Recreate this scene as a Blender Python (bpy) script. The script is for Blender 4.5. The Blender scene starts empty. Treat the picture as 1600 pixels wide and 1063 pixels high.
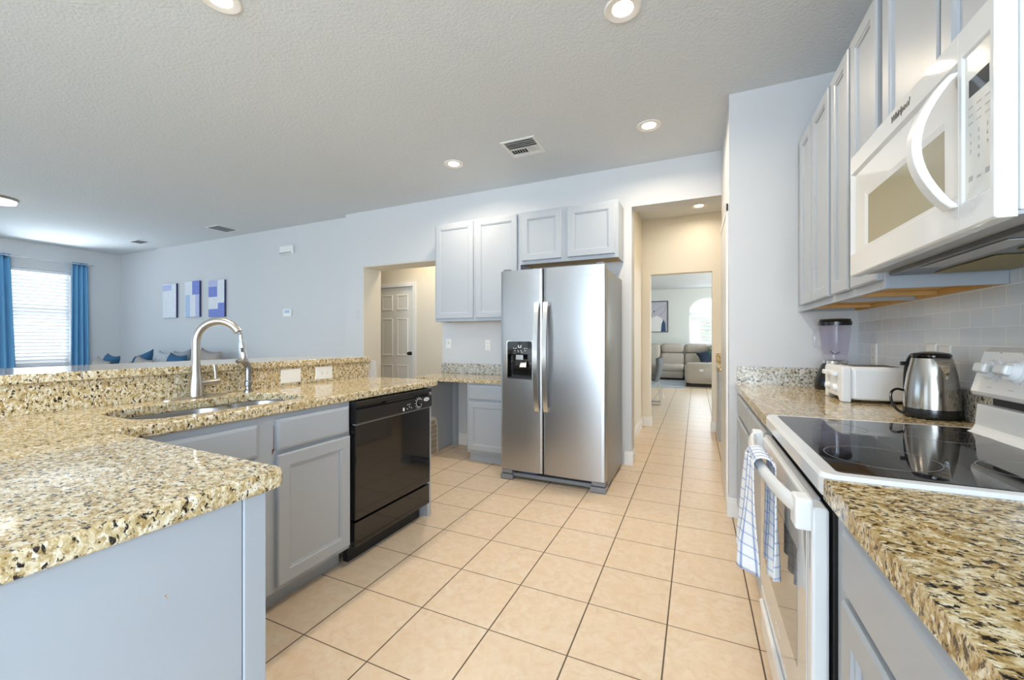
import bpy, bmesh, math, random
from mathutils import Vector, Matrix
R = math.radians
sc = bpy.context.scene
COL = sc.collection

# ------------------------------------------------------------------ camera, world, light, exposure
CEIL = 2.88
cam_d = bpy.data.cameras.new('camera')
cam_d.sensor_width = 36.0
cam_d.lens = 634.7 / 1600 * 36.0
cam_d.clip_start = 0.02
cam = bpy.data.objects.new('camera', cam_d)
COL.objects.link(cam)
cam.location = (0, 0, 1.204)
cam.rotation_euler = (R(90), 0, 0.42564)
sc.camera = cam

world = bpy.data.worlds.new('daylight'); sc.world = world
world.use_nodes = True
wn = world.node_tree
bg = wn.nodes['Background']
sky = wn.nodes.new('ShaderNodeTexSky')
sky.sky_type = 'NISHITA'
sky.sun_elevation = R(50); sky.sun_rotation = R(200); sky.sun_disc = False
wn.links.new(sky.outputs['Color'], bg.inputs['Color'])
bg.inputs['Strength'].default_value = 0.30

sc.view_settings.view_transform = 'Standard'
sc.view_settings.look = 'None'
sc.view_settings.gamma = 1.0
sc.view_settings.exposure = 0.57
sc.view_settings.use_curve_mapping = False
sc.cycles.max_bounces = 10
sc.cycles.diffuse_bounces = 6
sc.cycles.glossy_bounces = 5
sc.cycles.transmission_bounces = 8
sc.cycles.sample_clamp_indirect = 6.0
sc.cycles.use_denoising = True
sc.cycles.caustics_reflective = False
sc.cycles.caustics_refractive = False

def area(name, loc, rot, sx, sy, power, color, spread=180):
    l = bpy.data.lights.new(name, 'AREA')
    l.shape = 'RECTANGLE'; l.size = sx; l.size_y = sy
    l.energy = power; l.color = color; l.spread = R(spread)
    o = bpy.data.objects.new(name, l); COL.objects.link(o)
    o.location = loc; o.rotation_euler = rot
    return o
DAY = (0.52, 0.77, 1.0)
# daylight entering through the openings of the house (windows behind the camera, the living-room
# windows on the left wall, the windows of the front room at the end of the hall)
area('daylight_rear_window', (-6.6, -5.4, 1.45), (R(90), 0, 0), 3.6, 2.3, 26, (0.72, 0.86, 1.0))
area('daylight_rear_kitchen_window', (-0.40, -5.4, 1.45), (R(90), 0, 0), 2.2, 2.2, 175, (0.70, 0.85, 1.0))
area('daylight_nook_window', (0.88, -2.1, 1.40), (R(90), 0, R(90)), 2.2, 2.1, 102, (0.72, 0.86, 1.0))
area('daylight_patio_door', (-10.3, 0.2, 1.25), (R(90), 0, R(-90)), 4.0, 2.3, 40, DAY)
area('daylight_living_window', (-10.95, 3.07, 1.6), (R(90), 0, R(-90)), 0.9, 1.8, 13, (0.85, 0.93, 1.0))
area('daylight_garden_bounce', (-12.0, 3.07, -0.1), (R(180 - 38), 0, R(-90)), 1.6, 1.6, 190, (0.80, 0.91, 1.0), 110)
area('daylight_front_window', (0.34, 14.9, 1.8), (R(90), 0, R(180)), 1.1, 1.6, 45, (0.86, 0.94, 1.0))
area('daylight_front_side_window', (3.9, 11.0, 1.6), (R(90), 0, R(90)), 2.2, 1.8, 160, (0.86, 0.94, 1.0))

# ------------------------------------------------------------------ materials
MATS = {}
def mat(name, color=(0.8, 0.8, 0.8), rough=0.5, metal=0.0, bump=None, spec=0.5, coat=0.0,
        var=None, trans=0.0, emit=None, alpha=1.0, ior=1.5, aniso=0.0):
    m = bpy.data.materials.new(name); m.use_nodes = True
    nt = m.node_tree; b = nt.nodes['Principled BSDF']
    b.inputs['Base Color'].default_value = (*color, 1)
    b.inputs['Roughness'].default_value = rough
    b.inputs['Metallic'].default_value = metal
    b.inputs['Specular IOR Level'].default_value = spec
    b.inputs['IOR'].default_value = ior
    b.inputs['Coat Weight'].default_value = coat
    b.inputs['Transmission Weight'].default_value = trans
    b.inputs['Alpha'].default_value = alpha
    b.inputs['Anisotropic'].default_value = aniso
    if emit:
        b.inputs['Emission Color'].default_value = (*emit[0], 1)
        b.inputs['Emission Strength'].default_value = emit[1]
    geo = nt.nodes.new('ShaderNodeNewGeometry')
    if var:                                   # gentle tonal variation: (scale, amount)
        n = nt.nodes.new('ShaderNodeTexNoise'); n.inputs['Scale'].default_value = var[0]
        n.inputs['Detail'].default_value = 3
        nt.links.new(geo.outputs['Position'], n.inputs['Vector'])
        mx = nt.nodes.new('ShaderNodeMix'); mx.data_type = 'RGBA'
        lo = tuple(c * (1 - var[1]) for c in color); hi = tuple(min(1, c * (1 + var[1])) for c in color)
        mx.inputs[6].default_value = (*lo, 1); mx.inputs[7].default_value = (*hi, 1)
        nt.links.new(n.outputs['Fac'], mx.inputs[0])
        nt.links.new(mx.outputs[2], b.inputs['Base Color'])
    if bump:                                  # (scale, strength, distance)
        n = nt.nodes.new('ShaderNodeTexNoise'); n.inputs['Scale'].default_value = bump[0]
        n.inputs['Detail'].default_value = 3
        nt.links.new(geo.outputs['Position'], n.inputs['Vector'])
        bp = nt.nodes.new('ShaderNodeBump'); bp.inputs['Strength'].default_value = bump[1]
        bp.inputs['Distance'].default_value = bump[2]
        nt.links.new(n.outputs['Fac'], bp.inputs['Height'])
        nt.links.new(bp.outputs['Normal'], b.inputs['Normal'])
    MATS[name] = m
    return m

def ramp(nt, fac, stops, interp='LINEAR'):
    r = nt.nodes.new('ShaderNodeValToRGB'); r.color_ramp.interpolation = interp
    els = r.color_ramp.elements
    while len(els) < len(stops): els.new(0.5)
    for e, (p, c) in zip(els, stops):
        e.position = p; e.color = (*c, 1) if len(c) == 3 else c
    nt.links.new(fac, r.inputs['Fac'])
    return r.outputs['Color']

def mixc(nt, fac, a, b):
    mx = nt.nodes.new('ShaderNodeMix'); mx.data_type = 'RGBA'
    nt.links.new(fac, mx.inputs[0])
    for s, i in ((a, 6), (b, 7)):
        if isinstance(s, tuple): mx.inputs[i].default_value = (*s, 1)
        else: nt.links.new(s, mx.inputs[i])
    return mx.outputs[2]

def mth(nt, op, a, b=None):
    n = nt.nodes.new('ShaderNodeMath'); n.operation = op
    for s, i in ((a, 0), (b, 1)):
        if s is None: continue
        if isinstance(s, (int, float)): n.inputs[i].default_value = s
        else: nt.links.new(s, n.inputs[i])
    return n.outputs[0]

def granite(name, base, patch, dark, pale, rough=0.10, spot=0.540, tanspot=(0.32, 0.19, 0.06)):
    m = bpy.data.materials.new(name); m.use_nodes = True
    nt = m.node_tree; b = nt.nodes['Principled BSDF']
    geo = nt.nodes.new('ShaderNodeNewGeometry'); P = geo.outputs['Position']
    def noise(s, d=3, r=0.6, dist=0.0, off=0):
        mp = nt.nodes.new('ShaderNodeMapping'); mp.inputs['Location'].default_value = (off, off * 1.7, off * 0.6)
        mp.inputs['Rotation'].default_value = (0.5, 0.35, 0.9)
        mp.inputs['Scale'].default_value = (1.0, 1.45, 1.0)
        nt.links.new(P, mp.inputs['Vector'])
        n = nt.nodes.new('ShaderNodeTexNoise'); n.inputs['Scale'].default_value = s
        n.inputs['Detail'].default_value = d; n.inputs['Roughness'].default_value = r
        n.inputs['Distortion'].default_value = dist
        nt.links.new(mp.outputs[0], n.inputs['Vector']); return n.outputs['Fac']
    c = ramp(nt, noise(46, 4, 0.68, 0.6), [(0.38, patch), (0.51, base), (0.66, pale)])
    f = ramp(nt, noise(92, 3, 0.6, 0.4, 3.1), [(0.55, (0, 0, 0)), (0.66, (0.8, 0.8, 0.8))])
    c = mixc(nt, f, c, tanspot)
    f = ramp(nt, noise(90, 2, 0.5, 0.2, 9.2), [(0.60, (0, 0, 0)), (0.68, (1, 1, 1))])
    c = mixc(nt, f, c, pale)
    f = ramp(nt, noise(84, 3, 0.62, 0.5, 5.7), [(spot, (0, 0, 0)), (spot + 0.06, (1, 1, 1))])
    c = mixc(nt, f, c, dark)
    f = ramp(nt, noise(150, 2, 0.5, 0.0, 12.3), [(0.64, (0, 0, 0)), (0.70, (0.85, 0.85, 0.85))])
    c = mixc(nt, f, c, (0.10, 0.075, 0.055))
    nt.links.new(c, b.inputs['Base Color'])
    b.inputs['Roughness'].default_value = rough
    b.inputs['Specular IOR Level'].default_value = 0.55
    MATS[name] = m
    return m

def tile_floor(name):
    m = bpy.data.materials.new(name); m.use_nodes = True
    nt = m.node_tree; b = nt.nodes['Principled BSDF']
    geo = nt.nodes.new('ShaderNodeNewGeometry')
    sp = nt.nodes.new('ShaderNodeSeparateXYZ'); nt.links.new(geo.outputs['Position'], sp.inputs[0])
    T = 0.337
    u = mth(nt, 'DIVIDE', mth(nt, 'ADD', sp.outputs['X'], 0.1116 + 40 * T), T)
    v = mth(nt, 'DIVIDE', mth(nt, 'ADD', sp.outputs['Y'], -1.834 + 40 * T), T)
    du = mth(nt, 'ABSOLUTE', mth(nt, 'SUBTRACT', mth(nt, 'FRACT', mth(nt, 'ADD', u, 0.5)), 0.5))
    dv = mth(nt, 'ABSOLUTE', mth(nt, 'SUBTRACT', mth(nt, 'FRACT', mth(nt, 'ADD', v, 0.5)), 0.5))
    d = mth(nt, 'MINIMUM', du, mth(nt, 'MULTIPLY', dv, 1.35))
    mask = ramp(nt, d, [(0.0062, (1, 1, 1)), (0.0105, (0, 0, 0))])
    cell = nt.nodes.new('ShaderNodeCombineXYZ')
    nt.links.new(mth(nt, 'FLOOR', u), cell.inputs[0]); nt.links.new(mth(nt, 'FLOOR', v), cell.inputs[1])
    wn_ = nt.nodes.new('ShaderNodeTexWhiteNoise'); wn_.noise_dimensions = '2D'
    nt.links.new(cell.outputs[0], wn_.inputs['Vector'])
    def noise(s, d_=4, r=0.6, dist=0.0):
        n = nt.nodes.new('ShaderNodeTexNoise'); n.inputs['Scale'].default_value = s
        n.inputs['Detail'].default_value = d_; n.inputs['Roughness'].default_value = r
        n.inputs['Distortion'].default_value = dist
        nt.links.new(geo.outputs['Position'], n.inputs['Vector']); return n.outputs['Fac']
    c = ramp(nt, noise(22, 5, 0.62, 0.8), [(0.32, (0.68, 0.52, 0.36)), (0.50, (0.735, 0.595, 0.44)), (0.68, (0.77, 0.665, 0.54))])
    c = mixc(nt, ramp(nt, noise(5, 2), [(0.35, (0, 0, 0)), (0.7, (0.5, 0.5, 0.5))]), c, (0.76, 0.58, 0.40))
    c = mixc(nt, mth(nt, 'MULTIPLY', wn_.outputs['Value'], 0.22), c, (0.69, 0.55, 0.40))
    c = mixc(nt, mask, c, (0.085, 0.055, 0.032))
    nt.links.new(c, b.inputs['Base Color'])
    rr = nt.nodes.new('ShaderNodeMix'); rr.data_type = 'FLOAT'
    nt.links.new(mask, rr.inputs[0]); rr.inputs[2].default_value = 0.36; rr.inputs[3].default_value = 0.85
    nt.links.new(rr.outputs[0], b.inputs['Roughness'])
    h = mth(nt, 'SUBTRACT', mth(nt, 'MULTIPLY', noise(14, 2), 0.12), mask)
    bp = nt.nodes.new('ShaderNodeBump'); bp.inputs['Strength'].default_value = 0.30
    bp.inputs['Distance'].default_value = 0.003
    nt.links.new(h, bp.inputs['Height']); nt.links.new(bp.outputs['Normal'], b.inputs['Normal'])
    MATS[name] = m

def subway(name):
    m = bpy.data.materials.new(name); m.use_nodes = True
    nt = m.node_tree; b = nt.nodes['Principled BSDF']
    geo = nt.nodes.new('ShaderNodeNewGeometry')
    sp = nt.nodes.new('ShaderNodeSeparateXYZ'); nt.links.new(geo.outputs['Position'], sp.inputs[0])
    cb = nt.nodes.new('ShaderNodeCombineXYZ')
    nt.links.new(sp.outputs['Y'], cb.inputs[0])
    nt.links.new(mth(nt, 'SUBTRACT', sp.outputs['Z'], 1.054), cb.inputs[1])
    br = nt.nodes.new('ShaderNodeTexBrick')
    br.inputs['Scale'].default_value = 1.0
    br.inputs['Brick Width'].default_value = 0.127
    br.inputs['Row Height'].default_value = 0.0655
    br.inputs['Mortar Size'].default_value = 0.0022
    br.inputs['Mortar Smooth'].default_value = 0.3
    br.inputs['Color1'].default_value = (0.66, 0.71, 0.75, 1)
    br.inputs['Color2'].default_value = (0.72, 0.77, 0.80, 1)
    br.inputs['Mortar'].default_value = (0.92, 0.93, 0.93, 1)
    n = nt.nodes.new('ShaderNodeTexNoise'); n.inputs['Scale'].default_value = 30
    nt.links.new(geo.outputs['Position'], n.inputs['Vector'])
    ad = nt.nodes.new('ShaderNodeVectorMath'); ad.operation = 'MULTIPLY_ADD'
    nt.links.new(n.outputs['Color'], ad.inputs[0]); ad.inputs[1].default_value = (0.004, 0.004, 0)
    nt.links.new(cb.outputs[0], ad.inputs[2])
    nt.links.new(ad.outputs[0], br.inputs['Vector'])
    nt.links.new(br.outputs['Color'], b.inputs['Base Color'])
    b.inputs['Roughness'].default_value = 0.16
    bp = nt.nodes.new('ShaderNodeBump'); bp.inputs['Strength'].default_value = 0.4
    bp.inputs['Distance'].default_value = 0.003; bp.invert = True
    nt.links.new(br.outputs['Fac'], bp.inputs['Height']); nt.links.new(bp.outputs['Normal'], b.inputs['Normal'])
    MATS[name] = m

def steel(name, base=(0.60, 0.60, 0.60), rough=0.27, axis='Z', amt=0.10):
    m = bpy.data.materials.new(name); m.use_nodes = True
    nt = m.node_tree; b = nt.nodes['Principled BSDF']
    b.inputs['Base Color'].default_value = (*base, 1); b.inputs['Metallic'].default_value = 1
    geo = nt.nodes.new('ShaderNodeNewGeometry')
    mp = nt.nodes.new('ShaderNodeMapping')
    mp.inputs['Scale'].default_value = {'Z': (900, 900, 6), 'H': (6, 6, 900)}[axis]
    nt.links.new(geo.outputs['Position'], mp.inputs['Vector'])
    n = nt.nodes.new('ShaderNodeTexNoise'); n.inputs['Scale'].default_value = 1.0; n.inputs['Detail'].default_value = 2
    nt.links.new(mp.outputs[0], n.inputs['Vector'])
    r = nt.nodes.new('ShaderNodeMapRange'); r.inputs['To Min'].default_value = rough - amt / 2
    r.inputs['To Max'].default_value = rough + amt / 2
    nt.links.new(n.outputs['Fac'], r.inputs['Value']); nt.links.new(r.outputs[0], b.inputs['Roughness'])
    MATS[name] = m

def towel_mat(name):
    m = bpy.data.materials.new(name); m.use_nodes = True
    nt = m.node_tree; b = nt.nodes['Principled BSDF']
    uv = nt.nodes.new('ShaderNodeUVMap'); uv.uv_map = 'UVMap'
    sp = nt.nodes.new('ShaderNodeSeparateXYZ'); nt.links.new(uv.outputs[0], sp.inputs[0])
    def lines(s, period, width):
        f = mth(nt, 'FRACT', mth(nt, 'DIVIDE', s, period))
        d = mth(nt, 'ABSOLUTE', mth(nt, 'SUBTRACT', f, 0.5))
        return mth(nt, 'LESS_THAN', d, width / period / 2)
    a = lines(sp.outputs['X'], 0.046, 0.0085); c2 = lines(sp.outputs['Y'], 0.034, 0.005)
    s = mth(nt, 'MINIMUM', mth(nt, 'ADD', mth(nt, 'MULTIPLY', a, 0.72), mth(nt, 'MULTIPLY', c2, 0.5)), 0.9)
    c = mixc(nt, s, (0.86, 0.88, 0.90), (0.13, 0.25, 0.62))
    nt.links.new(c, b.inputs['Base Color']); b.inputs['Roughness'].default_value = 0.9
    n = nt.nodes.new('ShaderNodeTexNoise'); n.inputs['Scale'].default_value = 300
    nt.links.new(uv.outputs[0], n.inputs['Vector'])
    bp = nt.nodes.new('ShaderNodeBump'); bp.inputs['Strength'].default_value = 0.4; bp.inputs['Distance'].default_value = 0.003
    nt.links.new(n.outputs['Fac'], bp.inputs['Height']); nt.links.new(bp.outputs['Normal'], b.inputs['Normal'])
    MATS[name] = m

def translucent(name, color, mixf=0.5):
    m = bpy.data.materials.new(name); m.use_nodes = True
    nt = m.node_tree; b = nt.nodes['Principled BSDF']; out = nt.nodes['Material Output']
    b.inputs['Base Color'].default_value = (*color, 1); b.inputs['Roughness'].default_value = 0.5
    t = nt.nodes.new('ShaderNodeBsdfTranslucent'); t.inputs['Color'].default_value = (*color, 1)
    mx = nt.nodes.new('ShaderNodeMixShader'); mx.inputs[0].default_value = mixf
    nt.links.new(b.outputs[0], mx.inputs[1]); nt.links.new(t.outputs[0], mx.inputs[2])
    nt.links.new(mx.outputs[0], out.inputs['Surface'])
    MATS[name] = m

def glass_pane(name, tint=(1, 1, 1), refl=0.12):
    m = bpy.data.materials.new(name); m.use_nodes = True
    nt = m.node_tree; nt.nodes.remove(nt.nodes['Principled BSDF']); out = nt.nodes['Material Output']
    t = nt.nodes.new('ShaderNodeBsdfTransparent'); t.inputs['Color'].default_value = (*tint, 1)
    g = nt.nodes.new('ShaderNodeBsdfGlossy'); g.inputs['Roughness'].default_value = 0.03
    fr = nt.nodes.new('ShaderNodeLayerWeight'); fr.inputs['Blend'].default_value = 0.5
    mx = nt.nodes.new('ShaderNodeMixShader')
    nt.links.new(mth(nt, 'ADD', mth(nt, 'MULTIPLY', mth(nt, 'POWER', fr.outputs['Facing'], 4.0), 0.45), refl), mx.inputs[0])
    nt.links.new(t.outputs[0], mx.inputs[1]); nt.links.new(g.outputs[0], mx.inputs[2])
    nt.links.new(mx.outputs[0], out.inputs['Surface'])
    MATS[name] = m

mat('wall_paint', (0.65, 0.663, 0.678), 0.55, bump=(160, 0.10, 0.002), spec=0.3)
mat('hall_paint_warm', (0.80, 0.755, 0.66), 0.55, bump=(160, 0.10, 0.002), spec=0.3)  # cream wall paint with the warm lamp tint put into its colour
mat('room_paint', (0.71, 0.73, 0.695), 0.6, spec=0.3)
mat('ceiling_paint', (0.69, 0.72, 0.745), 0.8, bump=(64, 0.5, 0.008), spec=0.2)
mat('trim_white', (0.86, 0.86, 0.86), 0.35)
mat('cabinet_paint', (0.415, 0.452, 0.500), 0.33, var=(3, 0.03))
mat('cabinet_shadow_gap', (0.12, 0.13, 0.14), 0.7)
mat('raw_wood', (0.62, 0.38, 0.13), 0.55, var=(18, 0.18))
granite('granite_gold_lit', (0.67, 0.55, 0.33), (0.43, 0.30, 0.12), (0.024, 0.018, 0.015), (0.86, 0.81, 0.68), rough=0.07, spot=0.558)  # lighter copy of the gold granite, brighter light put into its colour
granite('granite_gold_shaded', (0.58, 0.45, 0.23), (0.32, 0.20, 0.065), (0.020, 0.015, 0.012), (0.80, 0.74, 0.58), rough=0.08)  # darker copy of the same granite, weaker light put into its colour
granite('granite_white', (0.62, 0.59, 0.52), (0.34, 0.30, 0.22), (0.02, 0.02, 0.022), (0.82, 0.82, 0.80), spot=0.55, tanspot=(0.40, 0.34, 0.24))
tile_floor('floor_tile')
subway('subway_tile')
steel('steel_brushed', (0.46, 0.465, 0.475), 0.31, 'Z', 0.04)
steel('steel_handle', (0.78, 0.78, 0.78), 0.22)
steel('steel_nickel', (0.52, 0.49, 0.45), 0.34)
steel('steel_sink', (0.40, 0.40, 0.41), 0.30, 'H')
steel('steel_dark', (0.30, 0.30, 0.31), 0.32)
steel('steel_kettle', (0.54, 0.51, 0.47), 0.17, 'Z', 0.06)
mat('chrome', (0.75, 0.75, 0.76), 0.08, 1.0)
mat('fridge_side', (0.20, 0.205, 0.205), 0.28, 0.75, bump=(220, 0.08, 0.001))
mat('grey_plastic', (0.22, 0.23, 0.25), 0.4)
mat('black_plastic', (0.012, 0.012, 0.013), 0.25)
mat('black_gloss', (0.008, 0.008, 0.009), 0.06, spec=0.6)
mat('black_matte', (0.015, 0.015, 0.016), 0.6)
mat('dark_glass', (0.010, 0.010, 0.012), 0.03, spec=0.7)
mat('white_enamel', (0.78, 0.80, 0.82), 0.035, spec=0.55)
mat('white_plastic', (0.84, 0.85, 0.86), 0.28)
mat('white_glass', (0.60, 0.59, 0.57), 0.04, spec=1.0)
mat('oven_window', (0.26, 0.25, 0.235), 0.04, spec=1.0)
mat('micro_window', (0.36, 0.34, 0.24), 0.12, spec=0.6)
mat('micro_pad', (0.77, 0.77, 0.74), 0.12, spec=0.5)
mat('keypad_grey', (0.42, 0.43, 0.45), 0.5)
mat('display_dark', (0.045, 0.05, 0.06), 0.05)
mat('logo_dark', (0.03, 0.03, 0.03), 0.4)
mat('logo_pale', (0.86, 0.88, 0.90), 0.3)
mat('underside_metal', (0.20, 0.21, 0.225), 0.35, 0.8, var=(12, 0.3))
mat('filter_mesh', (0.33, 0.27, 0.12), 0.45, 0.7, bump=(420, 0.9, 0.004))
mat('burner_ring', (0.16, 0.16, 0.165), 0.2)
mat('curtain_blue', (0.15, 0.39, 0.64), 0.85, bump=(300, 0.2, 0.001))
mat('sofa_grey', (0.42, 0.40, 0.38), 0.9, bump=(250, 0.3, 0.002), var=(9, 0.08))
mat('sofa_taupe', (0.50, 0.45, 0.39), 0.8, bump=(200, 0.2, 0.002), var=(7, 0.06))
mat('sofa_black', (0.02, 0.02, 0.02), 0.7)
mat('pillow_blue', (0.03, 0.115, 0.23), 0.9, bump=(280, 0.3, 0.002))
mat('pillow_taupe', (0.40, 0.36, 0.33), 0.95, bump=(120, 0.6, 0.006), var=(30, 0.2))
mat('pillow_grey', (0.36, 0.38, 0.42), 0.95, bump=(120, 0.6, 0.006), var=(40, 0.25))
mat('pillow_pattern', (0.50, 0.52, 0.55), 0.95, var=(45, 0.45))
mat('pillow_navy', (0.03, 0.045, 0.08), 0.9)
mat('chair_grey', (0.14, 0.165, 0.18), 0.75, bump=(260, 0.2, 0.001))
mat('rug_blue', (0.44, 0.49, 0.56), 0.95, var=(6, 0.15), bump=(200, 0.4, 0.003))
mat('leaf_green', (0.06, 0.26, 0.06), 0.5)
mat('hedge_green', (0.42, 0.52, 0.30), 0.8, var=(9, 0.5))
mat('lawn', (0.25, 0.33, 0.15), 0.9)
mat('canvas_white', (0.78, 0.80, 0.86), 0.8, var=(14, 0.08))
mat('canvas_lilac', (0.50, 0.54, 0.78), 0.8, var=(25, 0.18))
mat('canvas_blue', (0.21, 0.27, 0.66), 0.8, var=(22, 0.25))
mat('canvas_sky', (0.48, 0.60, 0.80), 0.8, var=(22, 0.15))
mat('canvas_edge', (0.045, 0.05, 0.14), 0.7)
mat('picture_frame', (0.10, 0.11, 0.13), 0.5)
mat('art_ground', (0.52, 0.52, 0.58), 0.8, var=(8, 0.05))
mat('art_white', (0.84, 0.83, 0.82), 0.8)
mat('art_navy', (0.04, 0.08, 0.16), 0.8)
mat('door_white', (0.80, 0.80, 0.77), 0.4)
mat('bronze', (0.06, 0.05, 0.04), 0.3, 0.8)
mat('brass', (0.55, 0.45, 0.25), 0.3, 1.0)
mat('vent_white', (0.80, 0.80, 0.79), 0.4)
mat('vent_dark', (0.02, 0.022, 0.025), 0.8)
mat('light_lens', (1, 0.96, 0.9), 0.4, emit=((1.0, 0.86, 0.66), 9.0))
mat('light_lens_soft', (1, 0.97, 0.9), 0.4, emit=((1.0, 0.93, 0.80), 3.0))
mat('light_trim', (0.88, 0.84, 0.79), 0.5)
mat('outlet_white', (0.84, 0.84, 0.82), 0.3)
mat('outlet_slot', (0.05, 0.05, 0.05), 0.5)
mat('rust', (0.26, 0.075, 0.025), 0.8)
mat('jar_plastic', (0.94, 0.90, 0.97), 0.04, trans=0.96, ior=1.25)
mat('rack_white', (0.74, 0.71, 0.66), 0.5)
mat('rack_groove', (0.42, 0.36, 0.29), 0.7)
mat('screen_blue', (0.02, 0.05, 0.16), 0.3)
translucent('blind_slat', (0.86, 0.86, 0.86), 0.30)
towel_mat('towel_check')
glass_pane('window_glass')
glass_pane('jar_clear', (0.965, 0.95, 0.98), 0.03)

# ------------------------------------------------------------------ mesh helpers
class Fr:
    """a face frame: origin, u (to the right seen from the front), v (up), n (out)"""
    def __init__(s, o, u, v, n): s.o, s.u, s.v, s.n = Vector(o), Vector(u), Vector(v), Vector(n)
    def __call__(s, a, b, c=0.0): return s.o + s.u * a + s.v * b + s.n * c
def face_px(x, y0, z0=0): return Fr((x, y0, z0), (0, 1, 0), (0, 0, 1), (1, 0, 0))     # faces +X, u = +Y
def face_nx(x, y0, z0=0): return Fr((x, y0, z0), (0, -1, 0), (0, 0, 1), (-1, 0, 0))   # faces -X, u = -Y
def face_ny(y, x0, z0=0): return Fr((x0, y, z0), (1, 0, 0), (0, 0, 1), (0, -1, 0))    # faces -Y, u = +X

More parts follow.
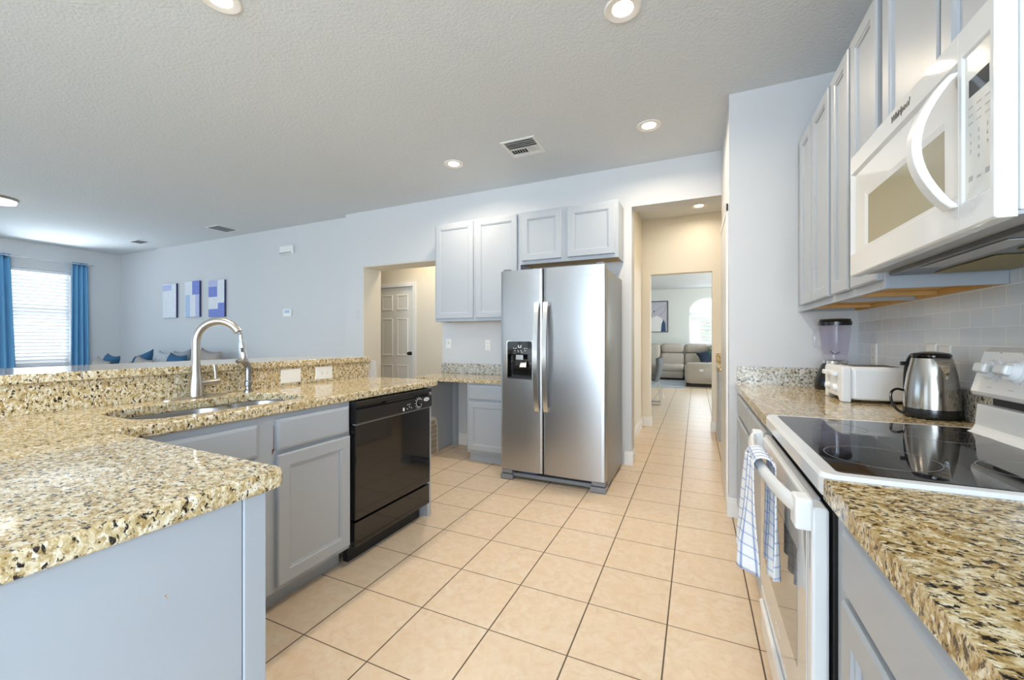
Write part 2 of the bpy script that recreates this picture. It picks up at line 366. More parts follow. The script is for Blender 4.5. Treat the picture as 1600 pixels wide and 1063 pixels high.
class MB:
    def __init__(s): s.v = []; s.f = []; s.uv = None; s.sm = []
    def add(s, vs, fs, smooth=False):
        b = len(s.v); s.v += [tuple(p) for p in vs]
        s.f += [tuple(i + b for i in f) for f in fs]; s.sm += [smooth] * len(fs); return s
    def hexa(s, P):
        return s.add(P, [(0, 3, 2, 1), (4, 5, 6, 7), (0, 1, 5, 4), (1, 2, 6, 5), (2, 3, 7, 6), (3, 0, 4, 7)])
    def box(s, x0, x1, y0, y1, z0, z1):
        return s.hexa([(x0, y0, z0), (x1, y0, z0), (x1, y1, z0), (x0, y1, z0), (x0, y0, z1), (x1, y0, z1), (x1, y1, z1), (x0, y1, z1)])
    def fbox(s, F, a0, a1, b0, b1, c0, c1):
        return s.hexa([F(a0, b0, c0), F(a1, b0, c0), F(a1, b1, c0), F(a0, b1, c0), F(a0, b0, c1), F(a1, b0, c1), F(a1, b1, c1), F(a0, b1, c1)])
    def loft(s, loops, cap0=True, cap1=True, smooth=False, closed=True):
        n = len(loops[0]); vs = [p for l in loops for p in l]; fs = []
        for k in range(len(loops) - 1):
            for i in range(n if closed else n - 1):
                j = (i + 1) % n
                fs.append((k * n + i, k * n + j, (k + 1) * n + j, (k + 1) * n + i))
        s.add(vs, fs, smooth)
        b = len(s.v) - len(vs)
        if cap0: s.f.append(tuple(b + i for i in range(n))[::-1]); s.sm.append(False)
        if cap1: s.f.append(tuple(b + (len(loops) - 1) * n + i for i in range(n))); s.sm.append(False)
        return s
    def prism(s, poly, axis, a0, a1):
        def q(p, a):
            return {'z': (p[0], p[1], a), 'x': (a, p[0], p[1]), 'y': (p[0], a, p[1])}[axis]
        return s.loft([[q(p, a0) for p in poly], [q(p, a1) for p in poly]])
    def fprism(s, F, poly, c0, c1):
        return s.loft([[F(p[0], p[1], c0) for p in poly], [F(p[0], p[1], c1) for p in poly]])
    def lathe(s, prof, c, n=32, axis=(0, 0, 1), smooth=True):
        ax = Vector(axis).normalized(); t = Vector((1, 0, 0)) if abs(ax.x) < 0.9 else Vector((0, 1, 0))
        u = ax.cross(t).normalized(); w = ax.cross(u)
        loops = []
        for r, h in prof:
            r = max(r, 1e-4)
            loops.append([Vector(c) + ax * h + u * (r * math.cos(2 * math.pi * i / n)) + w * (r * math.sin(2 * math.pi * i / n)) for i in range(n)])
        return s.loft(loops, smooth=smooth)
    def tube(s, path, r, n=14, caps=True, flat=None):
        P = [Vector(p) for p in path]; m = len(P)
        rs = r if isinstance(r, (list, tuple)) else [r] * m
        loops = []; prev = None
        for i in range(m):
            t = (P[min(i + 1, m - 1)] - P[max(i - 1, 0)]).normalized()
            if prev is None:
                h = Vector((0, 0, 1)) if abs(t.z) < 0.9 else Vector((1, 0, 0))
                u = t.cross(h).normalized()
            else:
                u = (prev - t * prev.dot(t)).normalized()
            prev = u; w = t.cross(u)
            k = flat if flat else 1.0
            loops.append([P[i] + u * (rs[i] * math.cos(2 * math.pi * j / n)) + w * (rs[i] * k * math.sin(2 * math.pi * j / n)) for j in range(n)])
        return s.loft(loops, caps, caps, smooth=True)
    def grid(s, fn, nu, nv, smooth=True, uvf=None):
        vs = []; fs = []; uvs = []
        for j in range(nv + 1):
            for i in range(nu + 1):
                vs.append(tuple(fn(i / nu, j / nv)))
                if uvf: uvs.append(uvf(i / nu, j / nv))
        for j in range(nv):
            for i in range(nu):
                a = j * (nu + 1) + i
                fs.append((a, a + 1, a + nu + 2, a + nu + 1))
        if uvf:
            s.uv = (s.uv or []) + uvs
        return s.add(vs, fs, smooth)
    def build(s, name, m, parent=None, bevel=0.0, seg=2, sub=0, solid=0.0, recalc=True, angle=35):
        off = Vector((0, 0, 0)); p = parent
        while p is not None:
            off += Vector(p.location) if not p.get('_local') else Vector((0, 0, 0)); p = p.parent
        me = bpy.data.meshes.new(name)
        me.from_pydata([tuple(Vector(v) - off) for v in s.v], [], s.f)
        for pl, q in zip(me.polygons, s.sm): pl.use_smooth = q
        if s.uv:
            ul = me.uv_layers.new(name='UVMap')
            for lp in me.loops: ul.data[lp.index].uv = s.uv[lp.vertex_index]
        if recalc:
            bm = bmesh.new(); bm.from_mesh(me)
            bmesh.ops.recalc_face_normals(bm, faces=bm.faces)
            bm.to_mesh(me); bm.free()
        if any(s.sm): me.set_sharp_from_angle(angle=R(angle))
        me.materials.append(MATS[m] if isinstance(m, str) else m)
        o = bpy.data.objects.new(name, me); COL.objects.link(o)
        if parent is not None: o.parent = parent
        if solid:
            md = o.modifiers.new('thickness', 'SOLIDIFY'); md.thickness = solid; md.offset = 0
        if bevel:
            md = o.modifiers.new('bevel', 'BEVEL'); md.width = bevel; md.segments = seg
            md.limit_method = 'ANGLE'; md.angle_limit = R(40); md.harden_normals = False
        if sub:
            md = o.modifiers.new('smooth', 'SUBSURF'); md.levels = sub; md.render_levels = sub
        return o

def thing(name, label, cat, loc=(0, 0, 0), group=None):
    o = bpy.data.objects.new(name, None); COL.objects.link(o)
    o.location = loc; o.empty_display_size = 0.05
    o['label'] = label; o['category'] = cat
    if group: o['group'] = group
    return o
def tag(o, label, cat, group=None):
    o['label'] = label; o['category'] = cat
    if group: o['group'] = group
    return o
def struct(name, mb, m, bevel=0.0, **k):
    o = mb.build(name, m, None, bevel, **k); o['kind'] = 'structure'; return o
def text_mesh(name, txt, F, size, m, parent, ext=0.0008, shear=0.0, align='CENTER', bold=0.0):
    cu = bpy.data.curves.new('lettering', 'FONT'); cu.body = txt; cu.size = size; cu.extrude = ext
    cu.align_x = align; cu.align_y = 'CENTER'; cu.shear = shear; cu.offset = bold; cu.resolution_u = 3
    t = bpy.data.objects.new('lettering', cu); COL.objects.link(t)
    dg = bpy.context.evaluated_depsgraph_get(); dg.update()
    me = bpy.data.meshes.new_from_object(t.evaluated_get(dg))
    bpy.data.objects.remove(t); bpy.data.curves.remove(cu)
    mb = MB()
    mb.add([F(v.co.x, v.co.y, v.co.z) for v in me.vertices], [tuple(p.vertices) for p in me.polygons])
    bpy.data.meshes.remove(me)
    return mb.build(name, m, parent)
def rrect(x0, x1, y0, y1, r, n=6):
    out = []
    for cx, cy, a in ((x1 - r, y0 + r, -90), (x1 - r, y1 - r, 0), (x0 + r, y1 - r, 90), (x0 + r, y0 + r, 180)):
        for i in range(n + 1):
            t = R(a + 90 * i / n); out.append((cx + r * math.cos(t), cy + r * math.sin(t)))
    return out
def fillet(poly, radii, n=5):
    out = []; m = len(poly)
    for i, (p, r) in enumerate(zip(poly, radii)):
        p = Vector((*p, 0)); a = Vector((*poly[i - 1], 0)); b = Vector((*poly[(i + 1) % m], 0))
        if r <= 0: out.append((p.x, p.y)); continue
        d1 = (a - p).normalized(); d2 = (b - p).normalized()
        for k in range(n + 1):
            t = k / n; q = p + d1 * r * (1 - t) ** 2 + d2 * r * t ** 2
            out.append((q.x, q.y))
    return out
def slab(name, outer, holes, z0, z1, m, parent=None, round_=0.006):
    cu = bpy.data.curves.new('outline', 'CURVE'); cu.dimensions = '2D'; cu.fill_mode = 'BOTH'
    for loop in [outer] + holes:
        sp = cu.splines.new('POLY'); sp.points.add(len(loop) - 1); sp.use_cyclic_u = True
        for q, (x, y) in zip(sp.points, loop): q.co = (x, y, 0, 1)
    cu.extrude = (z1 - z0) / 2
    t = bpy.data.objects.new('outline', cu); COL.objects.link(t)
    dg = bpy.context.evaluated_depsgraph_get(); dg.update()
    me = bpy.data.meshes.new_from_object(t.evaluated_get(dg))
    bpy.data.objects.remove(t); bpy.data.curves.remove(cu)
    bm = bmesh.new(); bm.from_mesh(me); bmesh.ops.remove_doubles(bm, verts=bm.verts, dist=1e-5)
    bmesh.ops.translate(bm, verts=bm.verts, vec=(0, 0, (z0 + z1) / 2)); bm.to_mesh(me); bm.free()
    mb = MB(); mb.add([v.co[:] for v in me.vertices], [tuple(p.vertices) for p in me.polygons])
    bpy.data.meshes.remove(me)
    return mb.build(name, m, parent, bevel=round_, seg=3)
def arc(c, u, w, r, a0, a1, n):
    c, u, w = Vector(c), Vector(u), Vector(w)
    return [c + u * (r * math.cos(R(a0 + (a1 - a0) * i / n))) + w * (r * math.sin(R(a0 + (a1 - a0) * i / n))) for i in range(n + 1)]

def spline(P, k=5):
    P = [Vector(p) for p in P]; out = []
    for i in range(len(P) - 1):
        a, b_, c, d = P[max(i - 1, 0)], P[i], P[i + 1], P[min(i + 2, len(P) - 1)]
        for j in range(k):
            t = j / k
            out.append(0.5 * (2 * b_ + (c - a) * t + (2 * a - 5 * b_ + 4 * c - d) * t * t + (3 * b_ - a - 3 * c + d) * t ** 3))
    return out + [P[-1]]

# ------------------------------------------------------------------ the setting
struct('floor', MB().box(-10.6, 4.2, -5.7, 15.0, -0.08, 0), 'floor_tile')
struct('ceiling', MB().box(-10.6, 4.2, -5.7, 14.6, CEIL, CEIL + 0.1), 'ceiling_paint')
YB = 4.03
b = MB()
b.box(-4.27, -3.967, YB, 4.355, 0, CEIL)
b.box(-3.967, -2.73, YB, 4.355, 2.165, CEIL)
b.box(-2.73, -0.565, YB, 4.20, 0, CEIL)
b.box(-0.565, 0.205, YB, 4.20, 2.485, CEIL)
struct('wall_back', b, 'wall_paint')
struct('wall_living', MB().box(-10.6, -4.27, 4.12, 4.30, 0, CEIL), 'wall_paint')
b = MB()                                                        # left wall with the living-room window opening
wy0, wy1, wz0, wz1 = 2.68, 3.43, 0.74, 2.43
b.box(-10.58, -10.4, -5.5, wy0, 0, CEIL); b.box(-10.58, -10.4, wy1, 4.12, 0, CEIL)
b.box(-10.58, -10.4, wy0, wy1, 0, wz0); b.box(-10.58, -10.4, wy0, wy1, wz1, CEIL)
struct('wall_left', b, 'wall_paint')
struct('wall_rear', MB().box(-10.6, 1.1, -5.65, -5.5, 0, CEIL), 'wall_paint')
struct('wall_right', MB().box(0.912, 1.06, -5.5, 3.14, 0, CEIL), 'wall_paint')
struct('wall_pantry', MB().box(0.205, 1.06, 3.14, 3.30, 0, CEIL).box(0.205, 0.33, 3.30, 3.96, 2.11, CEIL).box(0.205, 1.06, 3.96, 4.02, 0, CEIL), 'wall_paint')
# rooms behind
struct('wall_passage_back', MB().box(-6.0, -4.85, 5.21, 5.33, 0, CEIL).box(-4.085, -2.0, 5.21, 5.33, 0, CEIL).box(-4.85, -4.085, 5.21, 5.33, 2.06, CEIL), 'hall_paint_warm')
struct('wall_passage_left', MB().box(-6.1, -6.0, 4.30, 5.33, 0, CEIL), 'hall_paint_warm')
struct('wall_passage_right', MB().box(-3.03, -2.2, 4.60, 4.72, 0, CEIL), 'hall_paint_warm')
struct('wall_passage_soffit', MB().box(-3.967, -2.73, YB + 0.012, 4.353, 2.155, 2.165).box(-3.967, -3.957, YB + 0.004, 4.353, 0, 2.155), 'hall_paint_warm')
struct('wall_hall_left', MB().box(-0.80, -0.69, 4.20, 5.95, 0, CEIL).box(-0.69, -0.565, 4.192, 4.204, 0, 2.485), 'hall_paint_warm')
struct('wall_hall_end', MB().box(-0.80, -0.582, 5.95, 6.09, 0, CEIL).box(0.19, 1.4, 5.95, 6.09, 0, CEIL).box(-0.582, 0.19, 5.95, 6.09, 2.115, CEIL), 'hall_paint_warm')
struct('wall_hall_right', MB().box(1.3, 1.4, 4.02, 5.95, 0, CEIL), 'hall_paint_warm')
# front room with its arched window
b = MB()
ax0, ax1, az0, azs, azt = -0.21, 0.89, 1.07, 2.11, 2.56
Y0, Y1 = 14.4, 14.55
b.box(-4.0, ax0, Y0, Y1, 0, CEIL); b.box(ax1, 4.0, Y0, Y1, 0, CEIL); b.box(ax0, ax1, Y0, Y1, 0, az0)
NA = 16
cxw, hw = (ax0 + ax1) / 2, (ax1 - ax0) / 2
ap = [(cxw - hw * math.cos(math.pi * i / NA), azs + (azt - azs) * math.sin(math.pi * i / NA)) for i in range(NA + 1)]
for i in range(NA):
    (xa, za), (xb, zb) = ap[i], ap[i + 1]
    b.hexa([(xa, Y0, za), (xb, Y0, zb), (xb, Y1, zb), (xa, Y1, za), (xa, Y0, CEIL), (xb, Y0, CEIL), (xb, Y1, CEIL), (xa, Y1, CEIL)])
struct('wall_front_room_end', b, 'room_paint')
struct('wall_front_room_left', MB().box(-4.1, -4.0, 6.09, 14.55, 0, CEIL), 'room_paint')
struct('wall_front_room_right', MB().box(4.0, 4.1, 6.09, 14.55, 0, CEIL), 'room_paint')
struct('wall_front_room_near', MB().box(-4.1, -0.80, 5.99, 6.09, 0, CEIL).box(1.4, 4.1, 5.99, 6.09, 0, CEIL), 'room_paint')
struct('wall_bar', MB().box(-2.44, -2.32, -0.35, 2.50, 0, 1.0415), 'wall_paint')
struct('wall_backsplash', MB().box(0.905, 0.912, -0.5, 3.14, 1.028, 1.50), 'subway_tile')

def base_strip(name, pts, h=0.13, t=0.014):                     # a baseboard of stepped profile: list of (x0, x1, y0, y1)
    b = MB()
    for x0, x1, y0, y1, ax in pts:
        b.box(x0, x1, y0, y1, 0, h * 0.78)
        d = t * 0.45
        if ax == '-y': b.box(x0, x1, y0 + d, y1, h * 0.78, h)
        elif ax == '+x': b.box(x0, x1 - d, y0, y1, h * 0.78, h)
        elif ax == '-x': b.box(x0 + d, x1, y0, y1, h * 0.78, h)
        else: b.box(x0, x1, y0, y1 - d, h * 0.78, h)
    return struct(name, b, 'trim_white', bevel=0.002)
base_strip('baseboard_back', [(-2.50, -2.07, YB - 0.014, YB, '-y'), (-0.632, -0.551, YB - 0.014, YB, '-y'), (-0.565, -0.551, YB, 4.20, '+x')])
base_strip('baseboard_hall_left', [(-0.69, -0.676, 4.21, 5.95, '+x'), (-0.69, -0.568, 5.936, 5.95, '-y'), (-0.582, -0.568, 5.95, 6.09, '+x')])
base_strip('baseboard_hall_end', [(0.176, 0.235, 5.936, 5.95, '-y'), (0.176, 0.19, 5.95, 6.09, '-x')])
base_strip('baseboard_pantry', [(0.191, 0.262, 3.126, 3.14, '-y'), (0.191, 0.205, 3.14, 3.235, '-x')])
base_strip('baseboard_front_room', [(-4.0, 4.0, 14.386, 14.4, '-y')])
base_strip('baseboard_passage', [(-6.0, -4.92, 5.196, 5.21, '-y'), (-4.02, -3.03, 5.196, 5.21, '-y'), (-3.044, -3.03, 4.60, 5.196, '-x'), (-3.03, -2.2, 4.586, 4.60, '-y')])

# pantry door in the side of the pantry block, seen edge-on
d = MB().box(0.196, 0.216, 3.315, 3.945, 0.012, 2.095)
door_p = struct('door_2', d, 'door_white', bevel=0.003)
MB().box(0.193, 0.21, 3.24, 3.312, 0, 2.17).box(0.193, 0.21, 3.24, 3.97, 2.112, 2.17).build('casing', 'trim_white', door_p, 0.003)
MB().lathe([(0.010, 0), (0.010, 0.012), (0.018, 0.016), (0.020, 0.026), (0.012, 0.032)], (0.196, 3.89, 0.95), 16, (-1, 0, 0)).build('door_knob', 'brass', door_p)

# six-panel door at the back of the passage
F = face_ny(5.235, -4.845, 0.01)
W, H = 0.755, 2.04
b = MB(); b.fbox(F, 0, W, 0, H, -0.035, 0)
pw = 0.235; rows = [(0.22, 0.80), (0.93, 1.55), (1.67, 1.93)]
door_b = struct('door_1', b, 'door_white')
b = MB()
for ua in (0.105, W - 0.105 - pw):
    for r0, r1 in rows:
        L = [(0, 0.0005), (0.012, 0.010), (0.022, 0.010), (0.040, 0.001), (0.050, 0.002)]
        loops = []
        for ins, n in L:
            loops.append([F(ua + ins, r0 + ins, n), F(ua + pw - ins, r0 + ins, n), F(ua + pw - ins, r1 - ins, n), F(ua + ins, r1 - ins, n)])
        b.loft(loops, False, True)
b.build('raised_panels', 'door_white', door_b)
b = MB(); b.fbox(F, -0.07, -0.004, 0, H + 0.07, 0, 0.04); b.fbox(F, W + 0.004, W + 0.07, 0, H + 0.07, 0, 0.04); b.fbox(F, -0.004, W + 0.004, H + 0.006, H + 0.07, 0, 0.04)
b.build('casing', 'trim_white', door_b, 0.004)
MB().lathe([(0.030, 0), (0.030, 0.006), (0.010, 0.010), (0.010, 0.030), (0.022, 0.036), (0.028, 0.048), (0.022, 0.062), (0.008, 0.066)], F(W - 0.062, 0.98, 0), 20, (0, -1, 0)).build('door_knob', 'bronze', door_b)

# windows
win = struct('window_1', MB().box(-10.55, -10.50, wy0, wy0 + 0.05, wz0, wz1).box(-10.55, -10.50, wy1 - 0.05, wy1, wz0, wz1)
             .box(-10.55, -10.50, wy0 + 0.05, wy1 - 0.05, wz0, wz0 + 0.05).box(-10.55, -10.50, wy0 + 0.05, wy1 - 0.05, wz1 - 0.05, wz1).box(-10.545, -10.505, wy0 + 0.05, wy1 - 0.05, 1.56, 1.60), 'trim_white')
MB().box(-10.53, -10.524, wy0 + 0.05, wy1 - 0.05, wz0 + 0.05, wz1 - 0.05).build('window_pane', 'window_glass', win)
MB().box(-10.50, -10.37, wy0 - 0.02, wy1 + 0.02, wz0 - 0.03, wz0).build('window_sill', 'trim_white', win, 0.004)
b = MB()
for i in range(NA):
    (xa, za), (xb, zb) = ap[i], ap[i + 1]
    ka = lambda x, z, k: (cxw + (x - cxw) * k, azs + (z - azs) * k)
    (xa2, za2), (xb2, zb2) = ka(xa, za, 0.92), ka(xb, zb, 0.92)
    b.hexa([(xa2, 14.46, za2), (xb2, 14.46, zb2), (xb2, 14.52, zb2), (xa2, 14.52, za2), (xa, 14.46, za), (xb, 14.46, zb), (xb, 14.52, zb), (xa, 14.52, za)])
b.box(ax0, ax0 + 0.045, 14.46, 14.52, az0, azs).box(ax1 - 0.045, ax1, 14.46, 14.52, az0, azs)
b.box(ax0 + 0.045, ax1 - 0.045, 14.46, 14.52, az0, az0 + 0.05).box(ax0 + 0.04, ax1 - 0.04, 14.46, 14.52, azs - 0.035, azs + 0.02).box(ax0 + 0.045, ax1 - 0.045, 14.465, 14.515, 1.55, 1.585)
win2 = struct('window_2', b, 'trim_white')
MB().prism([(ax0, az0), (ax1, az0)] + [(x, z) for x, z in ap[::-1]], 'y', 14.49, 14.494).build('window_pane', 'window_glass', win2)
MB().box(ax0 - 0.03, ax1 + 0.03, 14.34, 14.46, az0 - 0.03, az0).build('window_sill', 'trim_white', win2, 0.004)

def blind(name, label, axis, c, a0, a1, z0, z1, pitch, depth, tilt, slat='blind_slat'):
    """horizontal slat blind; axis 'x' hangs in a plane x=c and spans y, axis 'y' hangs in y=c and spans x"""
    o = thing(name, label, 'blind', (c, (a0 + a1) / 2, z0) if axis == 'x' else ((a0 + a1) / 2, c, z0))
    b = MB(); z = z0 + 0.03; k = 0
    dx, dz = depth / 2 * math.cos(tilt), depth / 2 * math.sin(tilt)
    while z < z1 - 0.06:
        q = [(-dx, -dz), (dx, dz), (dx, dz + 0.0025), (-dx, -dz + 0.0025)]
        if axis == 'x': b.loft([[(c + p, a0, z + h) for p, h in q], [(c + p, a1, z + h) for p, h in q]])
        else: b.loft([[(a0, c + p, z + h) for p, h in q], [(a1, c + p, z + h) for p, h in q]])
        q = [(dx - 0.002, dz - 0.009), (dx + 0.004, dz - 0.009), (dx + 0.004, dz + 0.004), (dx - 0.002, dz + 0.004)]  # added lip that stops light, so each slat shows a dark line
        if axis == 'x': b.loft([[(c + p, a0, z + h) for p, h in q], [(c + p, a1, z + h) for p, h in q]])
        z += pitch
    s = b.build('slats', slat, o)
    if axis == 'x':
        MB().box(c - 0.03, c + 0.03, a0, a1, z1 - 0.05, z1).build('headrail', 'trim_white', o, 0.003)
        MB().box(c - 0.022, c + 0.022, a0, a1, z0, z0 + 0.02).build('bottom_rail', 'trim_white', o, 0.003)
    else:
        MB().box(a0, a1, c - 0.03, c + 0.03, z1 - 0.05, z1).build('headrail', 'trim_white', o, 0.003)
        MB().box(a0, a1, c - 0.022, c + 0.022, z0, z0 + 0.02).build('bottom_rail', 'trim_white', o, 0.003)
    return o
blind('window_blind', 'white closed slat blind between blue curtains in the living room window', 'x', -10.445, wy0 + 0.012, wy1 - 0.012, wz0 + 0.005, wz1 - 0.003, 0.060, 0.062, R(54))
blind('window_blind', 'white half open slat blind in the arched window at the end of the hall', 'y', 14.43, ax0 + 0.02, ax1 - 0.02, az0 + 0.005, azs - 0.04, 0.05, 0.05, R(18))

# outside, seen through the windows
g = struct('ground', MB().box(-30, 30, 15.2, 40, -0.3, -0.1), 'lawn')
b = MB(); random.seed(5)
for k in range(26):
    x = -3.5 + k * 0.36 + random.uniform(-0.1, 0.1); r = random.uniform(0.5, 0.9)
    b.lathe([(0.05, -0.1), (r * 0.8, 0.1), (r, 0.7), (r * 0.85, 1.4), (r * 0.4, 1.9 + random.uniform(0, 0.6)), (0.02, 2.4)], (x, 20 + random.uniform(-0.6, 0.6), -0.1), 10)
h = b.build('garden_hedge', 'hedge_green'); tag(h, 'pale green garden hedge outside the arched window', 'hedge'); h['kind'] = 'stuff'

# ------------------------------------------------------------------ cabinets
def panel_door(b, F, u0, u1, v0, v1, n0=0.0, t=0.020, stile=0.056):
    L = [(0, n0), (0, n0 + t - 0.005), (0.0055, n0 + t), (stile, n0 + t), (stile + 0.004, n0 + t - 0.004), (stile + 0.010, n0 + t - 0.0045), (stile + 0.013, n0 + t - 0.011)]
    loops = [[F(u0 + i, v0 + i, n), F(u1 - i, v0 + i, n), F(u1 - i, v1 - i, n), F(u0 + i, v1 - i, n)] for i, n in L]
    return b.loft(loops)
def drawer_front(b, F, u0, u1, v0, v1, n0=0.0, t=0.020):
    L = [(0, n0), (0, n0 + t - 0.008), (0.004, n0 + t - 0.004), (0.013, n0 + t)]
    loops = [[F(u0 + i, v0 + i, n), F(u1 - i, v0 + i, n), F(u1 - i, v1 - i, n), F(u0 + i, v1 - i, n)] for i, n in L]
    return b.loft(loops)
def carcass(b, F, w, z0, z1, depth, rails=(), stile=0.036, toe=0.0, mids=()):
    """open box with a face frame in the plane n = 0 and the box behind it"""
    t = 0.016
    b.fbox(F, 0, stile, z0, z1, -0.02, 0); b.fbox(F, w - stile, w, z0, z1, -0.02, 0)
    b.fbox(F, stile, w - stile, z1 - 0.04, z1, -0.02, 0); b.fbox(F, stile, w - stile, z0, z0 + 0.04, -0.02, 0)
    cuts = [stile] + [q for m in mids for q in m] + [w - stile]
    for r0, r1 in rails:
        for k in range(0, len(cuts), 2): b.fbox(F, cuts[k], cuts[k + 1], r0, r1, -0.02, 0)
    for m0, m1 in mids: b.fbox(F, m0, m1, z0 + 0.04, z1 - 0.04, -0.02, 0)
    b.fbox(F, 0, t, z0, z1, -depth, -0.02); b.fbox(F, w - t, w, z0, z1, -depth, -0.02)
    b.fbox(F, t, w - t, z0 + 0.02, z0 + 0.036, -depth, -0.02)
    b.fbox(F, t, w - t, z0 + 0.036, z1, -depth, -depth + 0.01)
    if toe:
        b.fbox(F, 0, w, 0, z0, -toe - 0.016, -toe)
        b.fbox(F, 0, t, 0, z0, -depth, -toe - 0.016); b.fbox(F, w - t, w, 0, z0, -depth, -toe - 0.016)
    return b
CT = 0.922                                                       # peninsula counter height
CB = CT - 0.04
FX = -1.68                                                       # plane of the peninsula face frames

# near end of the peninsula
o = thing('base_cabinet', 'pale grey blank peninsula end panel under the nearest granite overhang', 'cabinet', (-1.5, 0.2, 0))
MB().box(-2.30, -0.852, -0.34, 0.560, 0, CB - 0.001).build('body', 'cabinet_paint', o)
MB().box(-0.852, -0.840, -0.34, 0.525, 0, CB - 0.001).build('end_panel', 'cabinet_paint', o, 0.001)
MB().box(-0.852, -0.836, 0.527, 0.573, 0, CB - 0.001).build('corner_stile', 'cabinet_paint', o, 0.002)
b = MB(); F = Fr((-0.8398, 0.395, 0.757), (0, 1, 0), (0, 0, 1), (1, 0, 0)); random.seed(3)
for k in range(3):
    u, v = random.uniform(-0.004, 0.004), random.uniform(-0.005, 0.005)
    b.fprism(F, [(u, v), (u + 0.0022, v + 0.0006), (u + 0.0016, v + 0.0026), (u - 0.0006, v + 0.002)], 0, 0.0003)
b.build('paint_chip', 'raw_wood', o)

# sink base
F = face_px(FX, 0.62)
o = thing('base_cabinet', 'grey sink base cabinet with two doors under two drawer fronts, left of the dishwasher', 'cabinet', (FX, 1.1, 0))
carcass(MB(), F, 0.989, 0.10, CB - 0.001, 0.60, [(0.695, 0.74)], toe=0.075, mids=[(0.470, 0.590)]).build('carcass', 'cabinet_paint', o)
b = MB(); drawer_front(b, F, 0.03, 0.487, 0.715, 0.850); b.build('drawer_front', 'cabinet_paint', o)
b = MB(); panel_door(b, F, 0.03, 0.487, 0.125, 0.700); b.build('door', 'cabinet_paint', o)
b = MB(); drawer_front(b, F, 0.572, 0.977, 0.718, 0.856); b.build('drawer_front', 'cabinet_paint', o)
b = MB(); panel_door(b, F, 0.572, 0.981, 0.122, 0.700); b.build('door', 'cabinet_paint', o)
b = MB(); random.seed(8); F2 = Fr((FX, 1.183, 0.722), (0, 1, 0), (0, 0, 1), (1, 0, 0))
for k in range(9):
    a = random.uniform(-2.6, 0.2); l = random.uniform(0.006, 0.017)
    e = (-abs(math.cos(a)) * l * 0.8, math.sin(a) * l)
    b.fprism(F2, [(0.004, 0.002), (e[0], e[1]), (e[0] + 0.002, e[1] + 0.004), (0.006, 0.006)], 0.0002, 0.0012)
b.fprism(F2, [(0.001, 0.0), (0.004, 0.0), (0.0035, 0.10), (0.002, 0.11)], 0.0002, 0.001)
b.build('paint_chip', 'rust', o)
# end panel
o = MB().box(-2.31, FX + 0.012, 2.283, 2.325, 0.0, CB - 0.001).build('end_panel', 'cabinet_paint', None, 0.002)
tag(o, 'narrow grey end panel right of the black dishwasher', 'panel')

# dishwasher
DX = -1.642; DY0, DY1 = 1.615, 2.276
F = face_px(DX, DY0)
W = DY1 - DY0
o = thing('dishwasher', 'black built-in dishwasher with a dial, under the granite peninsula', 'dishwasher', (DX - 0.3, (DY0 + DY1) / 2, 0))
MB().fbox(F, 0.008, W - 0.008, 0.12, CB - 0.004, -0.60, -0.035).build('tub', 'black_plastic', o)
b = MB(); b.fbox(F, 0, W, 0.245, 0.750, -0.034, 0); b.build('door', 'black_gloss', o, 0.004)
b = MB(); b.fbox(F, 0, W, 0.10, 0.232, -0.034, -0.004); b.build('lower_panel', 'black_gloss', o, 0.004)
b = MB(); b.fbox(F, 0.02, W - 0.02, 0.0, 0.098, -0.11, -0.075); b.build('toe_kick', 'black_matte', o)
b = MB()
P = [(0, 0.757), (0.012, 0.757), (0.016, 0.765), (0.016, 0.832), (0.004, 0.836), (-0.004, 0.842), (-0.004, 0.850), (0.012, 0.854), (0.014, 0.875), (-0.034, 0.878), (-0.034, 0.757)]
b.loft([[F(0.0, z, n) for n, z in P], [F(W, z, n) for n, z in P]])
panel = b.build('control_panel', 'black_plastic', o, 0.001)
MB().fbox(F, 0, W, 0.7505, 0.7565, -0.02, 0.004).build('trim_strip', 'grey_plastic', o)
MB().fbox(F, W - 0.44, W - 0.18, 0.838, 0.852, -0.006, 0.012).build('latch', 'black_plastic', o, 0.002)
c = F(W - 0.145, 0.800, 0.016)
dial = MB().lathe([(0.030, 0), (0.030, 0.002), (0.023, 0.003), (0.022, 0.018), (0.018, 0.021), (0.001, 0.021)], c, 28, (1, 0, 0)).build('dial', 'black_plastic', o)
b = MB()
b.loft([[c + Vector((h, r * math.cos(2 * math.pi * i / 36), r * math.sin(2 * math.pi * i / 36))) for i in range(36)] for r, h in ((0.0255, 0.003), (0.0255, 0.0035), (0.0285, 0.0035), (0.0285, 0.003))], False, False)
for k in range(12):
    a = 2 * math.pi * k / 12
    p = c + Vector((0.0005, 0.036 * math.cos(a), 0.036 * math.sin(a)))
    b.box(p.x, p.x + 0.0006, p.y - 0.002, p.y + 0.002, p.z - 0.002, p.z + 0.002)
b.build('dial_markings', 'logo_pale', dial)
FC = Fr(c + Vector((0.0215, 0, 0)), (0, 1, 0), (0, 0, 1), (1, 0, 0))
MB().fbox(FC, -0.0012, 0.0012, -0.018, -0.004, 0, 0.0006).build('pointer', 'logo_pale', dial)
e = MB(); e.fprism(F, [(W - 0.062 + 0.028 * math.cos(2 * math.pi * i / 24), 0.812 + 0.0115 * math.sin(2 * math.pi * i / 24)) for i in range(24)], 0.016, 0.0175)
badge = e.build('badge', 'logo_pale', o)
e = MB(); e.fprism(F, [(W - 0.062 + 0.022 * math.cos(2 * math.pi * i / 24), 0.812 + 0.007 * math.sin(2 * math.pi * i / 24)) for i in range(24)], 0.0175, 0.018)
e.build('badge_centre', 'keypad_grey', badge)
b = MB()
